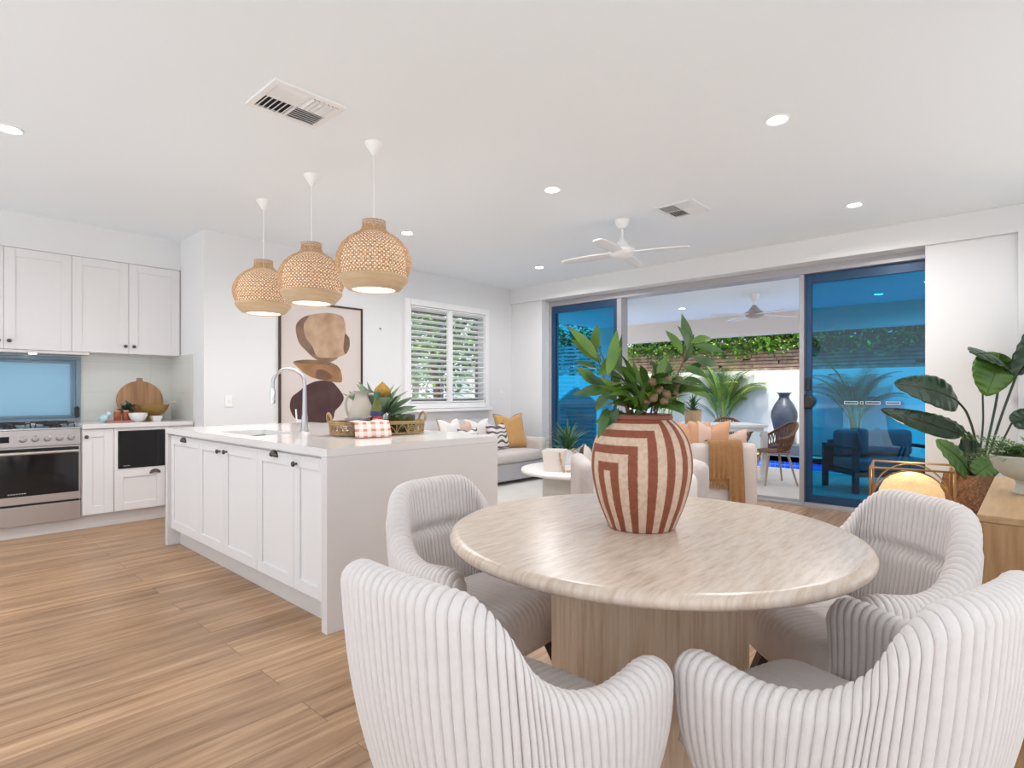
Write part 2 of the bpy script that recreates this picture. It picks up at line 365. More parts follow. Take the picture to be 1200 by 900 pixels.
# range bulkhead above the upper cabinets
struct('trim_1', MB().box(-2.4, 2.0, 6.49, 6.76, 2.455, CZ), WALL)
# splashback tiles, behind and on the return
s = MB(); s.box(-2.4, .25, 6.75, 6.76, .92, 1.58); s.box(1.21, 1.99, 6.75, 6.76, .92, 1.58); s.box(.25, 1.21, 6.75, 6.76, 1.535, 1.58); s.box(1.99, 2.0, 6.10, 6.76, .92, 1.58)
struct('trim_2', s, TILE)
# kitchen window
t = thing('window_1', (0, 0, 0), None, None); del_keys = None
t['kind'] = 'structure'
f = MB()
for a in ((.25, 1.21, 6.735, 6.80, .93, .955), (.25, 1.21, 6.735, 6.80, 1.505, 1.535), (.25, .28, 6.735, 6.80, .955, 1.505), (1.175, 1.21, 6.735, 6.80, .955, 1.505)): f.box(*a)
BLUEFR = mat('blue_grey_frame', (.20, .27, .34), .4, .3)
f.build('window_frame', BLUEFR, t, bevel=.003)
f = MB()
for a in ((.285, 1.16, 6.775, 6.80, .965, .985), (.285, 1.16, 6.775, 6.80, 1.475, 1.495), (.285, .305, 6.775, 6.80, .985, 1.475), (1.14, 1.16, 6.775, 6.80, .985, 1.475)): f.box(*a)
f.build('sash', BLUEFR, t, bevel=.003)
MB().box(.28, 1.175, 6.785, 6.789, .955, 1.505).build('window_pane', FROST, t)
l = MB(); l.box(1.16, 1.195, 6.70, 6.74, .965, 1.06); l.cyl((1.177, 6.70, 1.05), .008, .02); l.build('window_latch', BLACK, t, bevel=.004)

# shutter window
t = thing('window_2', (0, 0, 0), None, None); t['kind'] = 'structure'
f = MB(); Y0, Y1 = 5.80, 5.86
for a in ((4.335, 4.415, Y0, Y1, .99, 2.39), (5.745, 5.82, Y0, Y1, .99, 2.39), (4.415, 5.745, Y0, Y1, 2.31, 2.39), (4.415, 5.745, Y0, Y1, .99, 1.06)): f.box(*a)
f.build('window_frame', TRIM, t, bevel=.006)
k = MB(); k.box(4.31, 5.85, 5.755, 5.84, .945, .985); k.build('window_sill', TRIM, t, bevel=.006)
f = MB()
for a, b_ in ((4.42, 5.05), (5.115, 5.74)):
    f.box(a, a+.012, 5.81, 5.84, 1.065, 2.305); f.box(b_-.012, b_, 5.81, 5.84, 1.065, 2.305)
f.box(5.05, 5.115, 5.805, 5.84, 1.065, 2.305); f.box(4.42, 5.74, 5.81, 5.84, 1.065, 1.085); f.box(4.42, 5.74, 5.81, 5.84, 2.285, 2.305)
f.build('shutter_frame', TRIM, t, bevel=.003)
for a, b_ in ((4.432, 5.048), (5.117, 5.728)):
    l = MB(); n = 17
    for i in range(n):
        z = 1.115+i*(2.265-1.115)/(n-1)
        M = Matrix.Translation((0, 5.845, z)) @ Matrix.Rotation(math.radians(-14), 4, 'X')
        l.box(a, b_, -.04, .04, -.005, .005, 0, M)
    l.build('louvres', TRIM, t, bevel=.002)
f = MB()
f.box(4.41, 5.75, 5.97, 5.99, 1.08, 1.12); f.box(4.41, 5.75, 5.97, 5.99, 2.25, 2.29)
for x in (4.43, 5.08, 5.73): f.box(x-.02, x+.02, 5.97, 5.99, 1.12, 2.25)
f.build('sash', mat('window_grey', (.25, .24, .24), .4), t)
MB().box(4.43, 5.73, 5.978, 5.982, 1.1, 2.27).build('window_pane', CLEARG, t)

# sliding door set: outer frame, left fixed leaf, right leaf
t = thing('door_1', (0, 0, 0), None, None); t['kind'] = 'structure'
f = MB(); f.box(6.50, 6.68, .60, 5.30, 2.45, 2.53); f.box(6.50, 6.68, 5.205, 5.30, .0, 2.45); f.box(6.50, 6.68, .60, .70, 0, 2.45)
f.box(6.47, 6.70, .60, 5.30, -.02, .025)
f.build('door_frame', FRAMEG, t, bevel=.003)
f = MB()
for y in (6.535, 6.585, 6.635): f.box(y-.004, y+.004, .7, 5.2, .025, .04)
f.build('track', FRAMEG, t)
def leafdoor(y0, y1, x, name, fr):
    d = MB(); st = .062
    d.box(x-.02, x+.02, y0, y0+st, .04, 2.45); d.box(x-.02, x+.02, y1-st, y1, .04, 2.45); d.box(x-.02, x+.02, y0+st, y1-st, .04, .12); d.box(x-.02, x+.02, y0+st, y1-st, 2.35, 2.45)
    o = d.build(name, fr, t, bevel=.003)
    MB().box(x-.003, x+.003, y0+st-.005, y1-st+.005, .115, 2.355).build('glass_pane', BLUEG, o)
    return o
leafdoor(4.09, 5.205, 6.54, 'door_panel', FRAMEB)
dr = leafdoor(.66, 1.80, 6.585, 'door_panel', FRAMEB)
p = MB(); p.box(6.50, 6.66, 4.02, 4.09, .025, 2.45); p.box(6.51, 6.66, 1.80, 1.845, .025, 2.45); p.build('jamb_post', FRAMEG, t, bevel=.004)
h = MB(); h.lathe([(.075, 0), (.075, .03), (.06, .042), (0.001, .045)], 32, (6.563, 1.775, 1.10), 0, True, Matrix.Rotation(-PI/2, 4, 'Y')); h.build('door_handle', BLACK, dr)
h = MB(); h.box(6.54, 6.567, 1.745, 1.79, 1.22, 1.35); h.build('door_lock', BLACK, dr, bevel=.01)
k = MB()
for y0, y1 in ((1.435, 1.31), (1.295, 1.265), (1.245, 1.12), (1.075, .955)):
    k.box(6.570, 6.572, y1, y0, 1.082, 1.087); k.box(6.570, 6.572, y1, y0, 1.105, 1.11); k.box(6.570, 6.572, y1, y1+.004, 1.087, 1.105); k.box(6.570, 6.572, y0-.004, y0, 1.087, 1.105)
k.build('safety_strip', WHITEP, dr)

# ceiling fittings
def downlight(x, y, z=CZ, label='', on=True, r=.047, w=None, outdoor=False):
    t = thing('downlight', (x, y, z), label, 'ceiling light', 0, None)
    rg = MB().lathe([(r, -.002), (r+.014, -.008), (r+.02, -.004), (r+.02, 0)], 32, cap=False); rg.build('trim_ring', WHITEP, t)
    MB().lathe([(.001, -.0045), (r+.001, -.0045), (r+.001, -.003)], 32, cap=False).build('diffuser', GLOW, t)
    ld = bpy.data.lights.new('downlight_lamp', 'AREA'); ld.shape = 'DISK'; ld.size = .12; ld.energy = DOWNLIGHT_W if w is None else w; ld.color = (1, .985, .98); ld.spread = math.radians(165)
    lo = bpy.data.objects.new('downlight_lamp', ld); C.objects.link(lo); lo.parent = t; lo.location = (0, 0, -.02)
    return t
for x, y, lb in ((.461, 4.468, 'round recessed ceiling light at the left edge above the stove area'),
                 (3.418, 1.084, 'largest round recessed ceiling light, above the right of the dining table'),
                 (3.424, 2.732, 'round recessed ceiling light left of the indoor fan, above the vase'),
                 (5.405, 1.107, 'round recessed ceiling light nearest the right glass door, right of the small vent'),
                 (3.397, 4.522, 'round recessed ceiling light just right of the nearest woven pendant'),
                 (5.438, 4.543, 'small far round recessed ceiling light left of the fan, near the window corner')):
    downlight(x, y, CZ, lb)
def vent(x, y, sx, sy, label):
    t = thing('air_vent', (x, y, CZ), label, 'air vent')
    f = MB(); z0, z1 = -.012, 0; e = .035
    f.box(-sx/2, sx/2, -sy/2, -sy/2+e, z0, z1); f.box(-sx/2, sx/2, sy/2-e, sy/2, z0, z1); f.box(-sx/2, -sx/2+e, -sy/2+e, sy/2-e, z0, z1); f.box(sx/2-e, sx/2, -sy/2+e, sy/2-e, z0, z1)
    f.box(-.008, .008, -sy/2+e, sy/2-e, z0, z1); f.box(-sx/2+e, sx/2-e, -.008, .008, z0, z1)
    f.build('frame', WHITEP, t, bevel=.003)
    MB().box(-sx/2+e, sx/2-e, -sy/2+e, sy/2-e, -.002, 0).build('duct_opening', BLACK, t)
    wx = sx/2-e-.008; wy = sy/2-e-.008
    for qx, qy in ((0, 0), (1, 0), (0, 1), (1, 1)):
        g = MB(); cx = (qx-.5)*(wx+.016); cy = (qy-.5)*(wy+.016)
        along_x = (qx+qy) % 2 == 0; n = 6
        sgn = -1 if (qy == 0) else 1
        for i in range(n):
            if along_x:
                yy = cy+(i-(n-1)/2)*wy/n; M = Matrix.Translation((cx, yy, -.011)) @ Matrix.Rotation(math.radians(38*(1 if qy else -1)), 4, 'X'); g.box(-wx/2, wx/2, -wy/n*.4, wy/n*.4, -.001, .001, 0, M)
            else:
                xx = cx+(i-(n-1)/2)*wx/n; M = Matrix.Translation((xx, cy, -.011)) @ Matrix.Rotation(math.radians(38*(1 if qx else -1)), 4, 'Y'); g.box(-wx/n*.4, wx/n*.4, -wy/2, wy/2, -.001, .001, 0, M)
        g.build('louvre_bank', WHITEP, t)
vent(1.475, 2.945, .40, .36, 'large white square ceiling air vent above the kitchen island')
vent(4.525, 2.20, .38, .35, 'small far white ceiling air vent right of the indoor fan')
def fan(loc, label, col, rz, n=4, R=.60, z_hub=-.27, metal=None):
    t = thing('ceiling_fan', loc, label, 'ceiling fan', rz)
    MB().lathe([(.001, 0), (.065, 0), (.062, -.03), (.035, -.075), (.012, -.08)], 32).build('canopy', col, t)
    MB().cyl((0, 0, z_hub), .012, -z_hub-.07, 16).build('downrod', col, t)
    MB().lathe([(.001, z_hub-.075), (.05, z_hub-.072), (.105, z_hub-.05), (.125, z_hub-.02), (.12, z_hub+.0), (.07, z_hub+.03), (.045, z_hub+.07), (.02, z_hub+.1), (.001, z_hub+.1)], 40).build('motor', metal or col, t)
    for k in range(n):
        b = MB(); a = 2*PI*k/n
        def fn(u, v):
            r = .09+(R-.09)*u; w = (.045+.025*math.sin(PI*min(1, u*1.1)))*(1 if u < .93 else math.sqrt(max(0.02, 1-((u-.93)/.075)**2)))
            y = (v-.5)*2*w; z = z_hub-.03+y*.10-.015*u
            return Vector((r*math.cos(a)-y*math.sin(a), r*math.sin(a)+y*math.cos(a), z))
        b.grid(fn, 24, 4); b.build('blade', col, t, solid=.008)
    return t
fan((4.464, 2.753, CZ), 'white four-blade ceiling fan on the indoor ceiling', WHITEP, math.radians(12))

# wall switches
def plate(name, x, z, w, h, n, label):
    t = thing(name, (x, 5.84, z), label, 'switch')
    MB().box(-w/2, w/2, -.008, 0, -h/2, h/2).build('plate', WHITEP, t, bevel=.003)
    r = MB()
    for k in range(n):
        cx = (k-(n-1)/2)*.03; r.box(cx-.008, cx+.008, -.012, -.008, -.013, .013)
    r.build('rocker', mat('rocker_white', (.78, .77, .76), .35), t, bevel=.002)
plate('wall_switch', 2.227, 1.114, .072, .115, 1, 'white wall plate left of the abstract artwork')
plate('wall_switch', 6.10, 1.172, .072, .115, 2, 'white switch plate right of the shutters near the corner')
t = thing('wall_hook', (3.98, 5.84, 1.973), 'tiny dark picture hook on the wall between artwork and shutters', 'hook')
MB().cyl((0, 0, 0), .006, .018, 12, M=Matrix.Rotation(PI/2, 4, 'X')).build('pin', PEWTER, t)
MB().tube([(0, -.016, 0), (0, -.02, -.012), (0, -.026, -.016), (0, -.03, -.008)], .0025).build('hook', PEWTER, t)

# ---------------------------------------------------------------- kitchen run
def shaker(mb, x0, x1, z0, z1, y, rail=.07, axis='y'):
    """door slab with raised rails, front face looking to -y (axis y) or -x (axis x)"""
    def B(a0, a1, d0, d1, c0, c1):
        if axis == 'y': mb.box(a0, a1, y+d0, y+d1, c0, c1)
        else: mb.box(y+d0, y+d1, a0, a1, c0, c1)
    g = .0015; x0 += g; x1 -= g
    B(x0, x1, .008, .02, z0, z1)
    B(x0, x0+rail, 0, .008, z0, z1); B(x1-rail, x1, 0, .008, z0, z1); B(x0+rail, x1-rail, 0, .008, z0, z0+rail); B(x0+rail, x1-rail, 0, .008, z1-rail, z1)
def knob(parent, p, d):
    d = Vector(d); q = d.to_track_quat('Z', 'Y').to_matrix().to_4x4()
    MB().lathe([(.006, 0), (.005, .012), (.013, .016), (.016, .022), (.012, .028), (.001, .03)], 20, p, 0, True, q).build('knob', PEWTER, parent)
def cup(parent, p, d, w=.075):
    # half-moon cup pull; opens downward, face towards d
    q = Vector(d).to_track_quat('Y', 'Z').to_matrix().to_4x4(); P = Vector(p); m = MB()
    def fn(u, v):
        a = PI*u; e = PI/2*v
        r = 1-.0*v
        x = math.cos(a)*w*.5*math.cos(e*.55); zz = math.sin(a)*.036*math.cos(e*.8); y = .026*math.sin(e)*math.sin(a)**.5 if math.sin(a) > 0 else 0
        return P+(q @ Vector((x, y, zz-.012)))
    m.grid(fn, 20, 6); m.build('cup_handle', PEWTER, parent, solid=.004)
CF = 6.11
t = thing('base_cabinet', (0, 0, 0), 'narrow white shaker base cabinet right beside the stove', 'cabinet'); at(t, (1.22, CF, 0))
MB().box(-.115, .115, .022, .62, .12, .88).build('body', CAB, t)
d = MB(); shaker(d, -.112, .118, .125, .875, 0); dd = d.build('door', CAB, t, bevel=.0015); knob(dd, (-.085, 0, .81), (0, -1, 0))
t = thing('microwave_cabinet', (1.56, CF, 0), 'white base cabinet that holds the black microwave above a drawer', 'cabinet')
b = MB(); b.box(-.22, .19, .022, .62, .12, .495); b.box(-.22, -.19, .0, .62, .495, .88); b.box(.195, .225, 0, .62, .12, .88); b.box(-.19, .195, 0, .62, .85, .88); b.box(-.19, .195, 0, .62, .495, .503); b.box(-.19, .195, .55, .62, .503, .85)
b.build('body', CAB, t, bevel=.0015)
d = MB(); shaker(d, -.22, .19, .125, .493, 0); dd = d.build('drawer', CAB, t, bevel=.0015); cup(dd, (.105, 0, .455), (0, -1, 0), .09)
t = thing('filler_cabinet', (1.89, CF, 0), 'white cabinet end in the corner, mostly hidden behind the island', 'cabinet')
MB().box(-.10, .108, .022, .62, .12, .88).build('body', CAB, t)
d = MB(); shaker(d, -.10, .105, .125, .875, 0, .045); d.build('door', CAB, t, bevel=.0015)
t = thing('microwave', (1.5625, CF, .505), 'black built-in microwave in the white kitchen run', 'microwave')
MB().box(-.185, .188, .012, .5, 0, .34).build('body', BLACK, t, bevel=.004)
MB().box(-.185, .188, .0, .012, 0, .34).build('door', BLACKG, t, bevel=.003)
MB().box(.125, .127, -.001, .0, .01, .33).build('door_seam', mat('dark_grey', (.05, .05, .05), .3), t)
m = MB()
for k in range(5): m.box(-.15+k*.011, -.143+k*.011, -.001, .0, .022, .028)
m.build('badge', mat('badge_grey', (.45, .45, .47), .3), t)
struct('trim_3', MB().box(1.10, 2.0, CF+.05, CF+.07, 0, .12).box(.0, 1.10, CF+.05, CF+.07, 0, .10), KICK)
t = tag(MB().box(1.105, 1.99, 6.085, 6.748, .88, .92).build('countertop', STONE, None, bevel=.004), 'white stone benchtop right of the stove', 'countertop')
# stove
t = thing('oven_range', (.648, CF, 0), 'stainless steel freestanding gas range with wide black oven door', 'stove')
b = MB(); b.box(-.45, .45, .03, .62, .10, .885); b.build('body', STEEL, t, bevel=.003)
MB().box(-.45, .45, 0, .03, .75, .885).build('control_panel', STEEL, t, bevel=.004)
d = MB(); d.box(-.45, .45, .0, .03, .28, .745); dd = d.build('oven_door', STEEL, t, bevel=.003)
MB().box(-.43, .435, -.004, .0, .345, .735).build('oven_glass', BLACKG, dd, bevel=.003)
h = MB(); h.tube([(-.42, -.05, .70), (.425, -.05, .70)], .013, 16); h.box(-.40, -.385, -.05, 0, .69, .71); h.box(.39, .405, -.05, 0, .69, .71); h.build('oven_handle', CHROME, dd)
m = MB()
for k in range(7): m.box(-.03+k*.017, -.018+k*.017, -.006, -.004, .365, .373)
m.build('badge', mat('badge_silver', (.35, .35, .36), .3), dd)
d = MB(); d.box(-.45, .45, .0, .03, .105, .262); d.build('storage_drawer', STEEL, t, bevel=.003)
MB().box(-.44, .44, .012, .03, .262, .28).build('drawer_gap', BLACK, t)
KNOBM = mat('satin_knob', (.45, .43, .42), .35, 1)
for k, px in enumerate((.063, .143, .222, .303, .380, -.20, -.28)):
    kb = MB(); kb.lathe([(.028, 0), (.027, .008), (.021, .012), (.019, .032), (.001, .034)], 24, (px, 0, .815), 0, True, Matrix.Rotation(PI/2, 4, 'X')); kb.box(px-.003, px+.003, -.037, -.032, .80, .832)
    kb.build('knob', KNOBM, t)
MB().box(-.13, -.02, -.003, 0, .79, .84).build('display', BLACKG, t)
m = MB(); m.box(-.45, .45, .0, .62, .885, .90); m.build('hob_plate', mat('hob_steel', (.6, .6, .62), .25, 1), t, bevel=.004)
for cx in (-.30, 0, .30):
    g = MB()
    for cy in (.17, .45):
        g.tube([(cx+.11*math.cos(a*PI/8), cy+.11*math.sin(a*PI/8), .932) for a in range(16)], .006, 6, closed=True)
        for a in range(4):
            ca, sa = math.cos(a*PI/2), math.sin(a*PI/2); g.tube([(cx+.03*ca, cy+.03*sa, .934), (cx+.13*ca, cy+.13*sa, .934), (cx+.135*ca, cy+.135*sa, .901)], .006, 6)
        g.cyl((cx, cy, .90), .045, .016, 24); g.cyl((cx, cy, .916), .033, .008, 24)
    g.build('burner_grate', BLACK, t)
# upper cabinets
xb = (-.30, .165, .63, 1.097, 1.542, 1.988)
for i in range(5):
    x0, x1 = xb[i], xb[i+1]; cx = (x0+x1)/2
    lb = ['white shaker wall cabinet at the left edge above the stove, hidden half', 'white wall cabinet door cut by the left picture edge', 'white shaker wall cabinet directly above the stove window', 'middle white shaker wall cabinet right of the range window', 'right-most white wall cabinet above the chopping board'][i]
    if i == 0: continue
    t = thing('wall_cabinet', (cx, 6.48, 1.575), lb, 'cabinet', 0)
    MB().box(x0-cx, x1-cx+(.011 if i == 4 else 0), .022, .272, 0, .875).build('body', CAB, t)
    d = MB(); shaker(d, x0-cx, x1-cx, 0, .875, 0, .075); dd = d.build('door', CAB, t, bevel=.0015)
    kx = {1: x1-cx-.035, 2: x0-cx+.035, 3: x1-cx-.03, 4: x0-cx+.04}[i]; knob(dd, (kx, 0, .07), (0, -1, 0))
t = thing('range_hood', (.85, 6.5, 1.575), 'slim steel range hood slotted under the wall cabinets above the stove', 'range hood')
MB().box(-.45, .38, -.02, .2, -.03, -.002).build('hood_plate', STEEL, t, bevel=.003)
MB().lathe([(.001, -.033), (.028, -.033), (.028, -.03)], 20, (-.02, .05, 0)).build('hood_light', GLOW, t)

# ---------------------------------------------------------------- island
t = thing('kitchen_island', (2.05, 3.81, 0), 'white waterfall-edge kitchen island with five shaker doors', 'kitchen island')
X0, X1, Ya, Yb = -.604, .609, -1.237, 1.238
top = MB()
sx0, sx1, sy0, sy1 = -.48, -.16, -.12, .48      # sink cut-out
top.box(X0, X1, Ya, sy0, .88, .92); top.box(X0, X1, sy1, Yb, .88, .92); top.box(X0, sx0, sy0, sy1, .88, .92); top.box(sx1, X1, sy0, sy1, .88, .92)
top.build('benchtop', STONE, t)
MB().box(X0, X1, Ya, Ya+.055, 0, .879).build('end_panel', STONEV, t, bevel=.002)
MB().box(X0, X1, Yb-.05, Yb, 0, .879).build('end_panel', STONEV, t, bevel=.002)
MB().box(-.555, .58, Ya+.057, Yb-.052, .13, .70).build('carcass', CAB, t)
MB().box(-.56, -.545, Ya+.057, Yb-.052, .70, .878).build('front_rail', CAB, t)
MB().box(.565, .58, Ya+.057, Yb-.052, .70, .878).build('back_panel', CAB, t)
MB().box(-.517, -.50, Ya+.057, Yb-.052, 0, .13).build('kickboard', KICK, t)
ys = [-1.175, -.842, -.38, .129, .579, 1.183]
for i in range(5):
    d = MB(); shaker(d, ys[i], ys[i+1], .135, .862, -.58, .065, 'x'); dd = d.build('door', CAB, t, bevel=.0015)
    if i == 0: knob(dd, (-.58, -.878, .815), (-1, 0, 0))
    if i == 1: cup(dd, (-.58, -.617, .845), (-1, 0, 0), .085)
    if i == 2: knob(dd, (-.58, .072, .812), (-1, 0, 0))
    if i == 3: knob(dd, (-.58, .187, .808), (-1, 0, 0))
    if i == 4: cup(dd, (-.58, .879, .838), (-1, 0, 0), .085)
t = thing('sink', (1.73, 3.99, .92), 'undermounted stainless steel sink in the island top', 'sink')
b = MB(); a0, a1, b0, b1, dp = -.159, .159, -.299, .299, -.2
b.box(a0, a1, b0, b1, dp-.003, dp); b.box(a0, a0+.003, b0, b1, dp, -.04); b.box(a1-.003, a1, b0, b1, dp, -.04); b.box(a0, a1, b0, b0+.003, dp, -.04); b.box(a0, a1, b1-.003, b1, dp, -.04)
b.build('basin', CHROME, t); MB().cyl((0, 0, dp+.001), .04, .004).build('drain', CHROME, t)
t = thing('kitchen_faucet', (2.0, 3.87, .92), 'tall brushed metal gooseneck tap behind the island sink', 'faucet')
CHROME2 = mat('brushed_tap', (.50, .48, .48), .28, 1)
MB().lathe([(.028, 0), (.028, .01), (.022, .02), (.022, .10), (.018, .12), (.014, .30)], 24).build('body', CHROME2, t)
pts = [(0, 0, .28), (0, 0, .34)]+[(-.10*(1-math.cos(a)), .035*(1-math.cos(a)), .345+.10*math.sin(a)) for a in [PI*k/10 for k in range(1, 11)]]+[(-.20, .07, .30)]
MB().tube(smoothpath(pts, 3), .0125, 14).build('spout', CHROME2, t)
MB().lathe([(.015, .0), (.018, .02), (.018, .09), (.014, .11)], 20, (-.20, .07, .20)).build('spray_head', CHROME, t)
hm = MB(); hm.tube([(0, 0, .075), (-.05, .03, .075)], .012, 12); hm.tube([(-.045, .027, .08), (-.05, .03, .16)], .006, 10); hm.build('lever', CHROME, t)

# pendants
def pendant():
    t = thing('pendant_light', (0, 0, 0), '', 'pendant light', 0, None)
    MB().lathe([(.001, 0), (.055, 0), (.052, -.012), (.03, -.05), (.012, -.075), (.004, -.08)], 32).build('ceiling_cap', WHITEP, t)
    MB().tube([(0, 0, -.07), (0, 0, -.56)], .003, 8).build('cord', WHITEP, t)
    prof = [(.073, -.49), (.071, -.505), (.076, -.54), (.10, -.565), (.15, -.595), (.195, -.64), (.222, -.69), (.232, -.735), (.228, -.78), (.215, -.82), (.208, -.84)]
    pr = smoothpath([(r, 0, z) for r, z in prof], 3)
    n = 72; m = MB(); m.lathe([(p.x, p.z) for p in pr], n, cap=False)
    o = m.build('woven_shade', WEAVE, t)
    me = o.data; uvl = me.uv_layers.new(name='UVMap'); ln = [0]
    for i in range(1, len(pr)): ln.append(ln[-1]+(pr[i]-pr[i-1]).length)
    for lp in me.polygons:
        ids = [me.loops[l].vertex_index for l in lp.loop_indices]; ks = [i % n for i in ids]; wrap = max(ks)-min(ks) > n/2
        for l, i, k in zip(lp.loop_indices, ids, ks):
            uvl.data[l].uv = ((k+(n if wrap and k < n/2 else 0))/n*1.3, ln[i//n])
    MB().lathe([(.208, -.838), (.214, -.846), (.21, -.862), (.165, -.915), (.135, -.925), (.13, -.92), (.16, -.90), (.2, -.85)], 64, cap=False).build('timber_band', BAMBOO, t)
    MB().lathe([(.06, -.56), (.13, -.60), (.18, -.66), (.20, -.74), (.195, -.84), (.135, -.915)], 48, cap=False).build('inner_lining', mat('inner_cream', (.85, .80, .76), .8, emit=(1, .9, .8), es=.45), t)
    MB().lathe([(.001, -.912), (.134, -.912), (.134, -.909)], 48).build('diffuser', mat('pendant_glow', (1, 1, 1), .5, emit=(1, .95, .88), es=1.6), t)
    ld = bpy.data.lights.new('pendant_lamp', 'AREA'); ld.shape = 'DISK'; ld.size = .24; ld.energy = PENDANT_W; ld.color = (1, .93, .84)
    lo = bpy.data.objects.new('pendant_lamp', ld); C.objects.link(lo); lo.parent = t; lo.location = (0, 0, -.93)
    return t
p0 = pendant()
lbs = ['woven bamboo pendant nearest the dining table, largest of the three', 'middle woven bamboo pendant over the island', 'woven bamboo pendant farthest back, nearest the stove']
for i, y in enumerate((3.045, 3.83, 4.615)):
    o = p0 if i == 0 else dup(p0, (0, 0, 0), 0)
    o['label'] = lbs[i]; o['group'] = 'pendants over the island'; o.location = (2.032, y, CZ); o.rotation_euler = (0, 0, i*.7)
# ---------------------------------------------------------------- dining table
TX, TY = 1.671, .938
t = thing('dining_table', (TX, TY, 0), 'round travertine dining table on a thick drum pedestal', 'table')
R = .642
MB().lathe([(.001, .72), (R-.03, .72), (R-.012, .724), (R-.002, .733), (R, .742), (R-.004, .752), (R-.014, .758), (R-.03, .76), (.001, .76)], 128, cap=False).build('tabletop', TRAV, t, weld=True, angle=60)
def ped():
    m = MB(); n = 240; pr = [(.31, 0), (.31, .72)]; vs = []
    for z in (0, .015, .2, .4, .6, .719):
        for k in range(n):
            a = 2*PI*k/n; r = .308+.003*abs(math.sin(k*PI/4)); vs.append((r*math.cos(a), r*math.sin(a), z))
    m.add(vs, [(i*n+k, i*n+(k+1) % n, (i+1)*n+(k+1) % n, (i+1)*n+k) for i in range(5) for k in range(n)]); return m
ped().build('pedestal', TRAVB, t, angle=60)

# ---------------------------------------------------------------- dining chair (local: +y is forward)
def interp(pts, s):
    # Catmull-Rom through pts at parameter s in [0,1], uniform
    n = len(pts)-1; x = min(max(s, 0), .99999)*n; i = int(x); t = x-i
    g = lambda k: Vector(pts[k]) if 0 <= k <= n else (Vector(pts[0])*2-Vector(pts[1]) if k < 0 else Vector(pts[n])*2-Vector(pts[n-1]))
    if i == 0:
        q = Vector(pts[1]); a = Vector((-q.x, q.y, q.z))
    else: a = g(i-1)
    b, c, d = g(i), g(i+1), g(i+2)
    return .5*((2*b)+(c-a)*t+(2*a-5*b+4*c-d)*t*t+(3*b-a-3*c+d)*t**3)
TOPC = [(0, -.315, .845), (.10, -.312, .845), (.175, -.29, .832), (.222, -.25, .775), (.248, -.20, .688), (.275, -.13, .638), (.296, -.04, .618), (.306, .04, .622), (.308, .11, .628), (.302, .175, .612)]
BOTC = [(0, -.235, .30), (.085, -.232, .30), (.15, -.215, .30), (.195, -.18, .30), (.222, -.135, .30), (.243, -.08, .30), (.257, -.02, .30), (.265, .045, .30), (.266, .10, .305), (.258, .145, .33)]
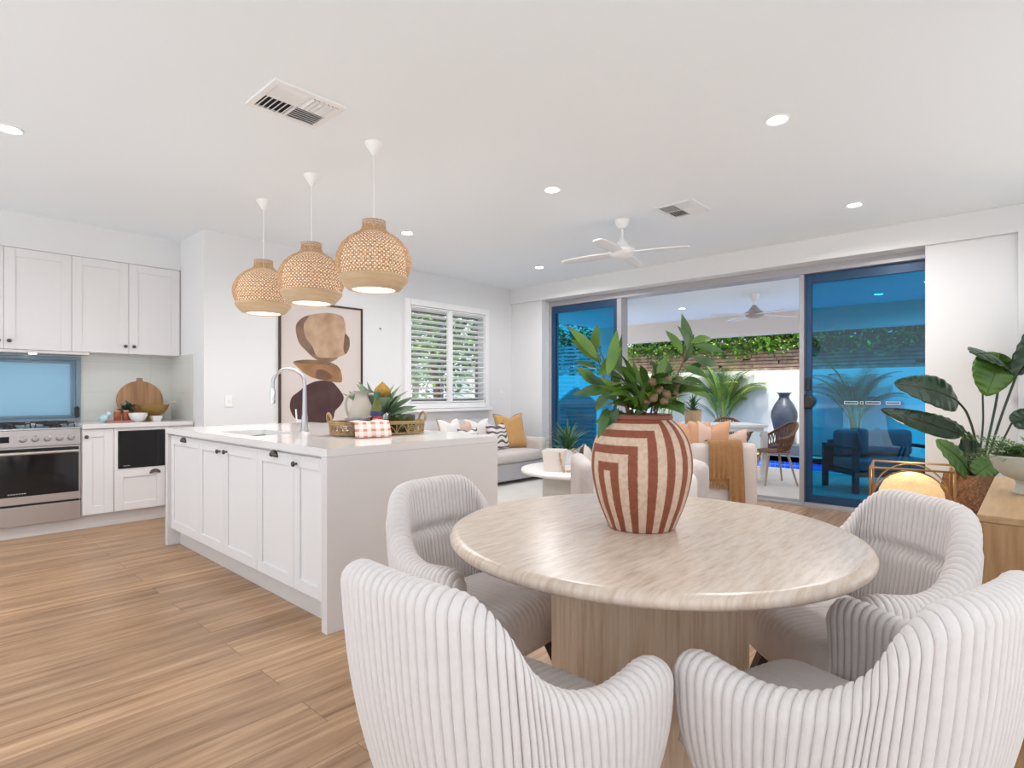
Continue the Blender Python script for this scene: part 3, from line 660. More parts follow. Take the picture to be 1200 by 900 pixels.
def make_chair():
    t = thing('dining_chair', (0, 0, 0), '', 'chair')
    NS, NK = 372, 30
    # arclength table along top contour
    K = 400; tab = [0.]; P = [interp(TOPC, k/K) for k in range(K+1)]
    for k in range(K): tab.append(tab[-1]+(P[k+1]-P[k]).length)
    LT = tab[-1]
    def s_at(l):
        lo, hi = 0, K
        while hi-lo > 1:
            md = (lo+hi)//2
            if tab[md] <= l: lo = md
            else: hi = md
        return (lo+(l-tab[lo])/max(1e-9, tab[hi]-tab[lo]))/K
    nr_ = round(LT/.0212); per = LT/nr_; NS = 2*nr_*8; m = MB(); vs = []; ROW = None; th0 = .088
    for i in range(NS+1):
        q = i/NS*2-1; sg = -1 if q < 0 else 1; l = abs(q)*LT
        endu = max(0, (l-(LT-.05))/.05); cap = math.sqrt(max(0, 1-endu**2))
        s = s_at(l); T = interp(TOPC, s); B = interp(BOTC, s)
        T2 = interp(TOPC, min(1, s+.01)); T1 = interp(TOPC, max(0, s-.01)); tg = (T2-T1); 
        if s < .01: tg = Vector((1, 0, 0))
        tg.z = 0; tg.normalize(); nr = Vector((tg.y, -tg.x, 0))     # outward normal (right half)
        rib = abs(math.sin(PI*l/per))**.42; th = th0*(.12+.88*cap)
        if s < .35: th *= .86
        H = T.z-th*.5; row = []
        hh = (T.z-B.z)
        # lower rounding of arm front
        Bz = B.z+(.10*endu**2)
        Tz = T.z-.05*endu**3
        def pos(u, off):     # u 0..1 height, off along normal
            c = B.lerp(T, u); bow = .014*math.sin(PI*u)
            z = Bz+(Tz-th*.5-Bz)*u
            return Vector((c.x, c.y, z))+nr*(off+bow)
        n1, n2, n3 = 12, 8, 26
        for k in range(n1): 
            u = k/n1; tt = th*(.5-.18*(1-u)**3); row.append(pos(u, tt+.0075*(rib-.7)))
        for k in range(n2+1):
            a = PI*k/n2; base = pos(1, 0); rr = th*.5+.0075*(rib-.7)
            row.append(base+nr*(rr*math.cos(a))+Vector((0, 0, rr*math.sin(a))))
        for k in range(1, n3+1):
            u = 1-k/n3*.82; z = pos(u, 0).z
            dent = 0
            if s < .33: dent = .026*math.exp(-((z-.655)/.015)**2)*(1-s/.33)**.4
            puff = .012 if (s < .3) else 0
            row.append(pos(u, -(th*.5+puff*math.sin(PI*(1-u)))-.0075*(rib-.7)+dent))
        if sg < 0: row = [Vector((-p.x, p.y, p.z)) for p in row]
        ROW = len(row); vs += row
    fs = [(i*ROW+k, i*ROW+k+1, (i+1)*ROW+k+1, (i+1)*ROW+k) for i in range(NS) for k in range(ROW-1)]
    # close the bottom edge and the two ends
    fs += [(i*ROW+ROW-1, i*ROW, (i+1)*ROW, (i+1)*ROW+ROW-1) for i in range(NS)]
    fs += [tuple(range(ROW)), tuple(NS*ROW+k for k in range(ROW-1, -1, -1))]
    m.add(vs, fs); m.build('shell', RIB, t, angle=80)
    # seat cushion, ribs run front to back
    s = MB(); nx, ny = 132, 26; vs = []
    def edge(u, v):
        return max(0., (1-abs(u)**9)*(1-abs(v)**9))
    def sh(u, v):
        w = .226+.012*v; x = w*u*(1-.10*max(0, v)**6); y = .035+.225*v+.012*(1-u*u)*max(0, v)
        return x, y
    for j in range(ny+1):
        v = j/ny*2-1; v = math.copysign(abs(v)**.7, v)
        for i in range(nx+1):
            u = i/nx*2-1; x, y = sh(u, v); e = edge(u, v)**.4
            rb = .006*(abs(math.sin(PI*x/.0245))**.6)*min(1, e*2)
            z = .33+(.125+.018*(1-u*u)*(1-v*v))*e+rb
            vs.append((x, y, z))
    o = s.add(vs, [(j*(nx+1)+i, j*(nx+1)+i+1, (j+1)*(nx+1)+i+1, (j+1)*(nx+1)+i) for j in range(ny) for i in range(nx)])
    vb = []
    for j in range(13):
        v = j/12*2-1
        for i in range(25):
            u = i/24*2-1; x, y = sh(u, v); vb.append((x*.995, y, .332-.05*(edge(u, v))**.4))
    s.add(vb, [(j*25+i, (j+1)*25+i, (j+1)*25+i+1, j*25+i+1) for j in range(12) for i in range(24)])
    s.build('seat', RIB, t, angle=70)
    for sx in (-1, 1):
        for sy in (-1, 1):
            l = MB(); a = Vector((sx*.15, .03+sy*.13, .30)); b = Vector((sx*.225, .03+sy*.225, 0))
            for (p, r) in ((0, 0),): pass
            vs = []
            for p, r in ((a, .021), (b, .011)):
                for k in range(4): vs.append(p+Vector(((r if k in (1, 2) else -r), (r if k in (2, 3) else -r), 0)))
            l.add(vs, [(0, 1, 5, 4), (1, 2, 6, 5), (2, 3, 7, 6), (3, 0, 4, 7), (3, 2, 1, 0), (4, 5, 6, 7)])
            l.build('leg', DARKWOOD, t, bevel=.003)
    return t
ch0 = make_chair()
def chair(bx, by, ang, label, first=False):
    a = math.radians(ang); d = Vector((math.cos(a), math.sin(a), 0)); loc = Vector((bx, by, 0))+d*.315
    o = ch0 if first else dup(ch0, loc, 0)
    o.location = loc; o.rotation_euler = (0, 0, a-PI/2); o['label'] = label; o['group'] = 'ribbed dining chairs'; return o
chair(.668, .914, 1, 'white ribbed dining chair at front left, seen from behind', True)
chair(1.506, 1.848, -87, 'white ribbed dining chair behind the table, next to the kitchen island')
chair(2.40, .28, 139, 'white ribbed dining chair right of the table, in front of the sideboard and lantern')
chair(1.382, .049, 74, 'white ribbed dining chair at front right, cut by the picture edge')

# ---------------------------------------------------------------- painted vase and branches
t = tag(MB().build('vase', VASEM) if False else thing('painted_vase', (TX-.012, TY+.013, .76), 'large terracotta and cream vase painted with nested arches', 'vase'), None)
prof = [(.001, 0), (.098, 0), (.108, .006), (.122, .04), (.138, .08), (.151, .125), (.160, .17), (.1625, .205), (.160, .245), (.150, .285), (.134, .315), (.118, .335), (.104, .347), (.098, .353)]
pp = smoothpath([(r, 0, z) for r, z in prof[1:]], 5); n = 128
m = MB(); m.lathe([(.001, 0)]+[(p.x, p.z) for p in pp], n, cap=False)
o = m.build('body', VASEM, t, angle=80)
me = o.data; uvl = me.uv_layers.new(name='UVMap'); pr = [Vector((.001, 0, 0))]+pp; ln = [0]
for i in range(1, len(pr)): ln.append(ln[-1]+(pr[i]-pr[i-1]).length)
# arch axis direction: towards camera, turned 39 deg to the left
a0 = math.atan2(-TY, -TX)-math.radians(39.3)
base_l = next(ln[i] for i in range(len(pr)) if pr[i].z > .195)
for lp in me.polygons:
    ids = [me.loops[l].vertex_index for l in lp.loop_indices]
    an = [((2*PI*(i % n)/n)-a0+PI) % (2*PI)-PI for i in ids]
    if max(an)-min(an) > PI: an = [a+2*PI if a < 0 else a for a in an]
    for l, i, a in zip(lp.loop_indices, ids, an):
        uvl.data[l].uv = (math.degrees(a)/10.6+.075*(1 if a > 0 else -1)*0, (ln[i//n]-base_l)/.0265+1)
MB().lathe([(.096, .350), (.101, .356), (.100, .366), (.094, .370), (.086, .366), (.082, .352), (.10, .30), (.12, .22), (.10, .03), (.001, .03)], 96, cap=False).build('rim', mat('terracotta_rim', (.20, .06, .035), .6), t)
t = thing('leafy_branches', (TX, TY, .76), 'green eucalyptus branches with gum nuts standing in the painted vase', 'plant')
LV = [((-0.157, 0.087, 0.548), (-0.212, 0.153, 0.641)), ((-0.13, 0.089, 0.536), (-0.183, 0.161, 0.605)), ((-0.109, 0.126, 0.574), (-0.141, 0.097, 0.653)), ((-0.165, 0.043, 0.493), (-0.118, 0.042, 0.624)), ((-0.15, 0.085, 0.494), (-0.129, 0.022, 0.573)), ((-0.016, 0.113, 0.41), (-0.003, 0.094, 0.613)), ((-0.077, 0.141, 0.468), (-0.121, 0.186, 0.519)), ((-0.08, 0.098, 0.453), (-0.177, 0.152, 0.434)), ((-0.075, 0.092, 0.434), (-0.073, 0.144, 0.382)), ((-0.077, 0.067, 0.412), (-0.117, 0.147, 0.496)), ((-0.032, 0.053, 0.411), (-0.126, 0.091, 0.481)), ((0.124, -0.096, 0.581), (0.114, -0.071, 0.691)), ((0.048, -0.12, 0.576), (-0.016, -0.12, 0.639)), ((0.125, -0.071, 0.54), (0.142, -0.094, 0.625)), ((0.099, -0.078, 0.575), (0.1, -0.022, 0.642)), ((0.122, -0.103, 0.595), (0.228, -0.157, 0.578)), ((0.069, -0.122, 0.599), (0.14, -0.154, 0.613)), ((0.081, -0.122, 0.55), (0.172, -0.157, 0.53)), ((0.135, -0.079, 0.511), (0.127, -0.13, 0.538)), ((0.012, -0.121, 0.52), (0.035, -0.188, 0.487)), ((0.127, -0.049, 0.468), (0.189, -0.126, 0.425)), ((0.057, -0.054, 0.496), (0.014, -0.037, 0.551)), ((0.03, -0.053, 0.467), (-0.009, -0.027, 0.536)), ((-0.012, -0.044, 0.494), (0.018, -0.064, 0.555)), ((0.013, -0.016, 0.411), (0.02, 0.036, 0.497)), ((0.017, 0.002, 0.397), (0.021, 0.062, 0.468)), ((0.027, 0.033, 0.382), (0.077, 0.052, 0.498)), ((-0.013, 0.033, 0.383), (-0.071, 0.046, 0.453)), ((-0.005, 0.069, 0.368), (0.009, 0.122, 0.337)), ((-0.009, 0.084, 0.376), (-0.062, 0.151, 0.338)), ((0.079, -0.058, 0.411), (0.071, -0.092, 0.37)), ((0.087, -0.038, 0.382), (0.104, -0.045, 0.454)), ((0.025, -0.1, 0.439), (0.015, -0.153, 0.466)), ((0.007, 0.054, 0.388), (0.042, 0.088, 0.322)), ((-0.09, -0.021, 0.386), (-0.069, 0.0, 0.317)), ((-0.111, 0.078, 0.39), (-0.159, 0.079, 0.304)), ((-0.103, 0.042, 0.39), (-0.104, 0.083, 0.295)), ((0.064, -0.003, 0.388), (0.008, -0.009, 0.453)), ((0.084, -0.086, 0.482), (0.087, -0.157, 0.461)), ((-0.092, 0.13, 0.519), (-0.152, 0.17, 0.538))]
rnd = random.Random(7)
ma = MB()
for i, (a, b) in enumerate(LV):
    a = Vector(a); b = Vector(b); d = b-a; b2 = b+d*.12; low = a.z < .42
    v = Vector((-TX-a.x, -TY-a.y, .44-a.z)).normalized()
    ma.leaf(a, b2, (.017 if i < 11 else .0135)+.004*rnd.random(), sag=rnd.uniform(.03, .12), fold=.3, n=8, mi=(1 if (i in (0, 1, 2, 3, 4, 6, 16, 20) or rnd.random() < .2) else 0), up=v+Vector((rnd.uniform(-.5, .5), rnd.uniform(-.5, .5), rnd.uniform(0, .8))), shape=.8)
for i in range(95):    # inner leaves round the neck
    an = rnd.uniform(0, 2*PI); r0 = rnd.uniform(.01, .06); z0 = rnd.uniform(.37, .47)
    a = Vector((r0*math.cos(an), r0*math.sin(an), z0)); Lg = rnd.uniform(.08, .15); el = rnd.uniform(-.25, 1.1)
    b = a+Vector((math.cos(an)*math.cos(el), math.sin(an)*math.cos(el), math.sin(el)))*Lg
    ma.leaf(a, b, rnd.uniform(.010, .016), sag=.1, fold=.3, n=7, mi=int(rnd.random() < .25), up=(rnd.uniform(-.6, .6), rnd.uniform(-.6, .6), 1), twist=rnd.uniform(-.6, .6), shape=.8)
ma.build('leaves', [LEAF, LEAF2], t, angle=60)
sm = MB()
for ps in (((0, .01, .06), (-.03, .04, .36), (-.085, .085, .50), (-.11, .12, .60)), ((0, 0, .06), (.02, -.02, .36), (.07, -.075, .50), (.11, -.09, .60), (.115, -.08, .65)), ((-.01, 0, .06), (-.04, .04, .37), (-.09, .09, .46), (-.15, .09, .55)), ((0, 0, .06), (0, -.03, .38), (.0, -.06, .47), (.01, -.03, .54)), ((.01, 0, .06), (.05, .01, .38), (.09, -.03, .46), (.125, -.06, .52)), ((0, .02, .06), (-.02, .06, .37), (-.02, .1, .45), (-.01, .1, .52))):
    pth = smoothpath(ps, 6); sm.tube(pth, [.0035-.002*k/len(pth) for k in range(len(pth))], 6)
sm.build('stems', TWIG, t)
for (x, y, z) in [(0.007, -0.028, 0.487), (0.027, -0.039, 0.467), (0.007, -0.073, 0.478), (0.057, -0.069, 0.462), (-0.026, -0.061, 0.445), (-0.028, -0.086, 0.434), (0.027, -0.084, 0.439), (-0.059, -0.058, 0.423), (-0.048, -0.049, 0.472), (-0.046, -0.027, 0.412), (0.039, -0.096, 0.478), (-0.028, -0.077, 0.413)]:
    x -= .02; y -= .01; M = Matrix.Rotation(rnd.uniform(-.9, .9), 4, 'X') @ Matrix.Rotation(rnd.uniform(-.9, .9), 4, 'Y')
    g = MB(); g.lathe([(.001, -.014), (.008, -.012), (.0135, -.004), (.014, .003), (.0105, .009), (.0075, .011), (.007, .015), (.004, .012), (.001, .012)], 14, (x, y, z), cap=False, M=M); g.build('gum_nut', NUT, t)

# ---------------------------------------------------------------- artwork
t = thing('framed_artwork', (3.225, 5.84, .72), 'tall framed print of three stacked abstract stones on the left wall', 'picture')
AW, AH = 1.0, 1.46; f = MB()
f.box(-.5, .5, -.032, -.002, 0, .018); f.box(-.5, .5, -.032, -.002, AH-.018, AH); f.box(-.5, -.482, -.032, -.002, .018, AH-.018); f.box(.482, .5, -.032, -.002, .018, AH-.018)
f.build('frame', mat('walnut_frame', (.05, .022, .014), .4), t, bevel=.002)
MB().box(-.482, .482, -.014, -.004, .018, AH-.018).build('canvas', mat('print_paper', (.66, .59, .56), .8, noise_s=2, noise_a=.05), t)
ST = [[(2.911, 1.911), (2.988, 2.009), (3.117, 2.059), (3.301, 2.091), (3.45, 2.074), (3.494, 2.019), (3.516, 1.884), (3.56, 1.809), (3.555, 1.71), (3.505, 1.639), (3.407, 1.595), (3.322, 1.543), (3.218, 1.539), (3.127, 1.573), (3.017, 1.661), (2.94, 1.748)],
      [(2.882, 1.526), (2.998, 1.553), (3.157, 1.556), (3.301, 1.542), (3.407, 1.498), (3.45, 1.432), (3.461, 1.325), (3.386, 1.314), (3.259, 1.331), (3.117, 1.357), (3.017, 1.402), (2.94, 1.464)],
      [(3.187, 1.33), (3.322, 1.323), (3.407, 1.256), (3.483, 1.149), (3.45, 1.062), (3.375, .986), (3.354, .909), (3.301, .863), (3.037, .874), (2.902, .924), (2.845, 1.035), (2.864, 1.144), (2.94, 1.207), (3.057, 1.291)],
      [(2.911, 1.911), (2.988, 2.009), (3.06, 2.03), (3.0, 1.93), (3.02, 1.80), (3.10, 1.70), (3.15, 1.60), (3.25, 1.585), (3.407, 1.595), (3.322, 1.543), (3.218, 1.539), (3.127, 1.573), (3.017, 1.661), (2.94, 1.748)],
      [(3.50, 1.87), (3.535, 1.85), (3.56, 1.809), (3.555, 1.71), (3.505, 1.639), (3.48, 1.70), (3.49, 1.80)],
      [(3.16, 1.45), (3.26, 1.44), (3.34, 1.38), (3.30, 1.345), (3.20, 1.345), (3.14, 1.37)], [(2.882, 1.526), (2.998, 1.553), (3.157, 1.556), (3.301, 1.542), (3.407, 1.498), (3.445, 1.44), (3.35, 1.49), (3.2, 1.51), (3.0, 1.51)]]
def smoothpoly(p, k=5):
    n = len(p); out = []
    for i in range(n):
        a, b, c, d = [Vector((*p[(i+j) % n], 0)) for j in (-1, 0, 1, 2)]
        for q in range(k):
            t_ = q/k; v = .5*((2*b)+(c-a)*t_+(2*a-5*b+4*c-d)*t_*t_+(3*b-a-3*c+d)*t_**3); out.append((v.x, v.y))
    return out
cs = [((.56, .40, .27), (.36, .22, .14)), ((.40, .22, .10), (.22, .10, .05)), ((.09, .042, .04), (.05, .022, .022)), ((.12, .07, .055), (.30, .19, .13)), ((.14, .075, .055), (.25, .15, .10)), ((.13, .065, .04), (.22, .12, .06)), ((.15, .085, .055), (.28, .16, .08))]
for i, p in enumerate(ST):
    q = [(x-3.225, z-.72) for x, z in smoothpoly(p)]
    MB().prism(q, -.0008, 'y', -.0142-.0006*(i > 2)-.0003*(i > 4)).build('painted_stone', mat('stone_wash_%d' % i, cs[i][0], .8, noise_s=5, col2=cs[i][1], noise_a=.4), t, smooth=False)

# ---------------------------------------------------------------- tray group on the island
t = thing('rattan_tray', (2.19, 3.235, .92), 'oval rattan tray with handles on the kitchen island', 'tray', math.radians(-17))
def oval(u, a, b): 
    c, s_ = math.cos(2*PI*u), math.sin(2*PI*u); return (math.copysign(abs(c)**.7, c)*a, math.copysign(abs(s_)**.7, s_)*b)
TA, TB = .30, .17
m = MB()
m.lathe([(.001, .004), (1, .004), (1, .010), (.001, .010)], 64, cap=False, M=Matrix.Diagonal((TA-.01, TB-.01, 1, 1))); m.build('base', WICKL, t)
w = MB()
for z, r in ((.012, .007), (.078, .007), (.088, .005)): w.tube([(*oval(k/72, TA+z*.12, TB+z*.12), z) for k in range(72)], r, 6, closed=True)
w.build('rim', WICKL, t)
w = MB(); nv = 26
for k in range(nv):
    u0 = k/nv; u1 = (k+1)/nv; x, y = oval(u0, TA+.004, TB+.004); w.tube([(x, y, .012), (x*1.02, y*1.02, .08)], .0035, 5)
    ps = []
    for j in range(7):
        uu = u0+(u1-u0)*j/6; x, y = oval(uu, TA+.005, TB+.005); ps.append((x, y, .014+.055*math.sin(PI*j/6)))
    w.tube(ps, .003, 5)
    if k > 20 or k < 5 or 9 < k < 17: 
        x0, y0 = oval(u0, TA, TB); x1, y1 = oval(u1, TA, TB)
        for zz in (.024, .036, .048, .06): w.tube([(*oval(u0+(u1-u0)*j/3, TA+.003, TB+.003), zz) for j in range(4)], .0035, 5)
w.build('weave', WICKL, t)
for sx in (-1, 1):
    h = MB(); h.tube(smoothpath([(sx*(TA+.01), -.06, .085), (sx*(TA+.02), -.05, .125), (sx*(TA+.022), 0, .145), (sx*(TA+.02), .05, .125), (sx*(TA+.01), .06, .085)], 4), .008, 8); h.build('handle', WICKL, t)
TZ = .932
t = thing('clay_jug', (2.10, 3.29, TZ), 'grey clay two-handled jug at the back of the rattan tray', 'jug')
j = MB(); j.lathe([(.001, 0), (.072, 0), (.082, .03), (.088, .08), (.082, .13), (.066, .18), (.047, .225), (.041, .25), (.044, .262), (.056, .274), (.058, .278), (.050, .276), (.038, .26), (.036, .25), (.06, .18), (.07, .1), (.06, .02), (.001, .02)], 48, cap=False); j.build('body', CLAY, t)
ax = Vector((.68, -.73, 0))
for sx in (-1, 1):
    h = MB(); h.tube(smoothpath([ax*sx*.045+Vector((0, 0, .255)), ax*sx*.085+Vector((0, 0, .25)), ax*sx*.105+Vector((0, 0, .20)), ax*sx*.098+Vector((0, 0, .14)), ax*sx*.08+Vector((0, 0, .105))], 5), .009, 8); h.build('handle', CLAY, t)
t = thing('oval_plate', (2.0, 3.17, TZ), 'small pale blue-grey plate leaning in front of the clay jug', 'plate')
M = Matrix.Translation((0, 0, .085)) @ Matrix.Rotation(math.radians(-8), 4, 'X')
MB().lathe([(.001, .0), (.05, .0), (.085, .022), (.088, .024), (.082, .024), (.05, .006), (.001, .006)], 48, cap=False, M=M).build('dish', mat('blue_grey_glaze', (.42, .44, .46), .3), t)
MB().lathe([(.001, 0), (.045, 0), (.05, .04), (.06, .08), (.001, .085)], 32, cap=False).build('stand', mat('pale_stone', (.6, .56, .53), .6), t)
t = thing('juice_bottle', (2.125, 3.155, TZ), 'glass bottle with dark green cap and red and navy label in the tray', 'bottle')
MB().lathe([(.001, 0), (.034, 0), (.037, .006), (.037, .145), (.030, .18), (.016, .215), (.015, .235)], 32, cap=True).build('glass_body', mat('juice_green', (.10, .11, .02), .15), t)
MB().lathe([(.001, .233), (.0185, .233), (.0185, .268), (.001, .27)], 24, cap=False).build('cap', mat('cap_green', (.01, .12, .09), .4), t)
MB().lathe([(.0376, .07), (.0378, .071), (.0378, .112), (.0376, .113)], 32, cap=False).build('label_band', mat('label_red', (.45, .03, .03), .5), t)
MB().lathe([(.0376, .114), (.0378, .115), (.0378, .146), (.0372, .147)], 32, cap=False).build('label_band', mat('label_navy', (.02, .03, .10), .5), t)
g = MB()
for k in range(4): g.box(-.016+k*.009, -.010+k*.009, -.0386, -.0378, .084, .10, 0, Matrix.Rotation(math.radians(-47), 4, 'Z'))
g.build('label_mark', WHITEC, t)
t = thing('green_candle_bowl', (2.33, 3.165, TZ), 'dark olive glass cylinder bowl at the right end of the tray', 'bowl')
MB().lathe([(.001, 0), (.088, 0), (.092, .01), (.092, .115), (.088, .117), (.085, .112), (.085, .02), (.001, .02)], 48, cap=False).build('glass', mat('olive_glass', (.035, .055, .012), .1, coat=.4), t)
t = thing('tea_towel', (2.0, 3.05, .92), 'folded white and red checked tea towel hung over the tray front', 'towel')
def towel_mat():
    m = bpy.data.materials.new('checked_towel'); nt, b = nodes(m); N = nt.nodes; L = nt.links
    tc = N.new('ShaderNodeTexCoord'); sp = N.new('ShaderNodeSeparateXYZ'); L.new(tc.outputs['Object'], sp.inputs[0])
    def band(axis, fr, th):
        a = N.new('ShaderNodeMath'); a.operation = 'MULTIPLY'; a.inputs[1].default_value = fr; L.new(sp.outputs[axis], a.inputs[0])
        f = N.new('ShaderNodeMath'); f.operation = 'FRACT'; L.new(a.outputs[0], f.inputs[0]); g = N.new('ShaderNodeMath'); g.operation = 'LESS_THAN'; g.inputs[1].default_value = th; L.new(f.outputs[0], g.inputs[0]); return g.outputs[0]
    a = N.new('ShaderNodeMath'); a.operation = 'ADD'; L.new(band('X', 19, .5), a.inputs[0]); L.new(band('Z', 24, .35), a.inputs[1])
    d = N.new('ShaderNodeMath'); d.operation = 'MULTIPLY'; d.inputs[1].default_value = .5; L.new(a.outputs[0], d.inputs[0])
    r = ramp(nt, [(0, (.80, .74, .70)), (.5, (.76, .60, .53)), (1, (.60, .24, .17))]); L.new(d.outputs[0], r.inputs[0]); L.new(r.outputs[0], b.inputs['Base Color']); b.inputs['Roughness'].default_value = .9
    return m
def tf(u, v):
    x = -.10+.22*u; dr = v
    if dr < .4: y = .10-.25*dr/.4*.5; z = .098+.004*math.sin(u*9)
    else: e = (dr-.4)/.6; y = -.03-.03*math.sin(e*PI/2)-.006*math.sin(u*12); z = .10-.095*e
    return Vector((x+.02*(v-.5)*(u-.3), y, z))
m = MB(); m.grid(tf, 24, 16); q = m.build('cloth', towel_mat(), t, solid=.007); q.rotation_euler = (0, 0, math.radians(-17))
t = thing('banksia_arrangement', (2.27, 3.30, TZ), 'banksia flower with grey-green leaves behind the olive bowl', 'flowers')
MB().lathe([(.001, 0), (.03, 0), (.033, .1), (.026, .13), (.022, .13), (.022, .02), (.001, .02)], 24, cap=False).build('small_bottle', CLEARG, t)
bl = MB()
bl.lathe([(.001, .11), (.02, .12), (.046, .16), (.056, .205), (.05, .235), (.001, .24)], 24, cap=False); bl.build('calyx', SAGE, t)
bl = MB(); vs = []
def bf(u, v):
    a = 2*PI*u; r = (.054*math.sin(PI*min(.97, v*.85+.15)))+.003*math.sin(u*PI*36)*math.sin(v*40); return Vector((r*math.cos(a), r*math.sin(a), .225+.115*v))
bl.grid(bf, 72, 24, closeu=True); bl.build('flower', mat('banksia_gold', (.38, .20, .03), .8, noise_s=60, col2=(.20, .13, .02)), t)
lf = MB(); rr = random.Random(4)
for i in range(34):
    side = rr.uniform(-1, 1); ax = Vector((.68, -.73, 0)); el = rr.uniform(.05, 1.3) if side > 0 else rr.uniform(.5, 1.25); L_ = rr.uniform(.13, .24)*(1.15 if side < 0 else 1)
    q = (ax*math.copysign(math.cos(el), side)+Vector((0, 0, math.sin(el)))+Vector((-.3, -.3, 0))*rr.uniform(-.7, .9)).normalized()
    a = Vector((0, 0, .10))+q*.04; b = a+q*L_
    lf.leaf(a, b, rr.uniform(.012, .022), sag=.1, n=8, up=(-.5, -.5, .6), twist=rr.uniform(-.6, .6))
lf.build('leaves', SAGE, t)
sm = MB(); sm.tube([(0, 0, .02), (0, 0, .16)], .006, 8); sm.build('stem', SAGE, t)

# ---------------------------------------------------------------- bench items beside the stove
BY = 6.42; BZ = .92
t = thing('round_chopping_board', (1.70, 6.70, BZ), 'round wooden chopping board with handle leaning on the splashback', 'chopping board')
M = Matrix.Translation((0, 0, 0)) @ Matrix.Rotation(math.radians(-8), 4, 'X')
c = MB(); pts = [(.205*math.cos(a), .20+.20*math.sin(a)) for a in [PI/2+.14+(2*PI-.28)*k/60 for k in range(61)]]+[(.028, .44), (.026, .462), (-.026, .462), (-.028, .44)]
c.prism(pts, .02, 'y', -.01); c.v = [tuple(M @ Vector(v)) for v in c.v]; c.build('board', BOARD, t, bevel=.004)
t = thing('wooden_bowl', (1.76, 6.50, BZ), 'wide turned wooden bowl beside the chopping board', 'bowl')
MB().lathe([(.001, .05), (.05, .05), (.09, .075), (.12, .115), (.135, .155), (.130, .157), (.11, .12), (.05, .065), (.001, .063)], 48, cap=False).build('bowl', YBOWL, t)
MB().lathe([(.06, .0), (.062, .004), (.05, .052), (.04, .052)], 32, cap=True).build('foot', YBOWL, t)
sp = MB(); sp.tube([(.05, 0, .09), (.12, -.01, .16), (.19, -.02, .19)], [.006, .007, .012], 10); tag(sp.build('wooden_spoon', mat('pale_wood', (.60, .42, .25), .6)), 'pale wooden spoon handle sticking out of the wooden bowl', 'spoon').location = (1.76, 6.50, BZ)
t = thing('white_bowl', (1.59, 6.36, BZ), 'white ceramic bowl in front of the chopping board', 'bowl')
MB().lathe([(.001, 0), (.035, 0), (.06, .02), (.078, .06), (.08, .082), (.076, .082), (.058, .025), (.001, .012)], 40, cap=False).build('bowl', WHITEC, t)
t = thing('square_dish', (1.735, 6.33, BZ), 'small white square dish right of the white bowl', 'dish')
c = MB(); vs = []
for z, s_ in ((0, .03), (.05, .045), (.05, .04), (.01, .026)):
    vs += [(-s_, -s_, z), (s_, -s_, z), (s_, s_, z), (-s_, s_, z)]
c.add(vs, [(3, 2, 1, 0)]+[(i*4+k, i*4+(k+1) % 4, (i+1)*4+(k+1) % 4, (i+1)*4+k) for i in range(3) for k in range(4)]+[(12, 13, 14, 15)]); c.build('dish', WHITEC, t, bevel=.003)
t = thing('wire_napkin_holder', (1.83, 6.33, BZ), 'small grey wire ring by the corner of the bench', 'holder')
c = MB()
for z in (.004, .025, .045): c.tube([(.03*math.cos(a*PI/10), .022*math.sin(a*PI/10), z) for a in range(20)], .003, 6, closed=True)
for a in range(6): c.tube([(.03*math.cos(a*PI/3), .022*math.sin(a*PI/3), .004), (.03*math.cos(a*PI/3), .022*math.sin(a*PI/3), .045)], .0025, 5)
c.build('wires', STEEL, t)
for k, x in enumerate((1.435, 1.505)):
    t = thing('amber_jar', (x, 6.42, BZ+.015), ['left amber spice jar with cork lid on the small board', 'right amber spice jar with cork lid on the small board'][k], 'jar', 0, 'amber jars by the stove')
    MB().lathe([(.001, 0), (.027, 0), (.029, .005), (.029, .07), (.022, .078)], 24).build('jar_body', mat('amber', (.33, .09, .03), .2), t)
    MB().lathe([(.024, .078), (.025, .08), (.025, .095), (.001, .097)], 24, cap=False).build('cork', mat('cork', (.45, .27, .15), .8), t)
tag(MB().box(-.13, .12, -.06, .06, 0, .014).build('terracotta_board', mat('coral_board', (.45, .17, .13), .6), None, bevel=.005), 'small coral coloured board lying under the amber jars', 'board').location = (1.47, 6.40, BZ)
t = thing('glass_teapot', (1.33, 6.42, BZ), 'pale blue glass ornament next to the stove', 'ornament')
MB().ball((0, 0, .038), .038, 20).build('bulb', mat('pale_blue_glass', (.45, .66, .72), .05, coat=.5), t)
MB().ball((.035, .0, .075), .022, 16).build('bulb', mat('pale_blue_glass2', (.55, .72, .78), .05), t)
t = thing('potted_herb', (1.545, 6.55, BZ), 'small dark trailing blue-green plant in front of the chopping board', 'plant')
MB().lathe([(.001, 0), (.04, 0), (.05, .09), (.045, .09), (.001, .08)], 24, cap=False).build('pot', WICKER, t)
lf = MB(); rr = random.Random(9)
for i in range(70):
    an = rr.uniform(0, 2*PI); el = rr.uniform(-.5, 1.2); L_ = rr.uniform(.06, .12); a = Vector((rr.uniform(-.03, .03), rr.uniform(-.03, .03), .09+rr.uniform(0, .05)))
    lf.leaf(a, a+Vector((math.cos(an)*math.cos(el), math.sin(an)*math.cos(el)*.6, math.sin(el)*.8))*L_, rr.uniform(.012, .02), sag=.1, n=5, mi=int(rr.random() < .5))
lf.build('leaves', [mat('blue_green_leaf', (.07, .15, .12), .5), mat('dark_teal_leaf', (.02, .05, .045), .5)], t)

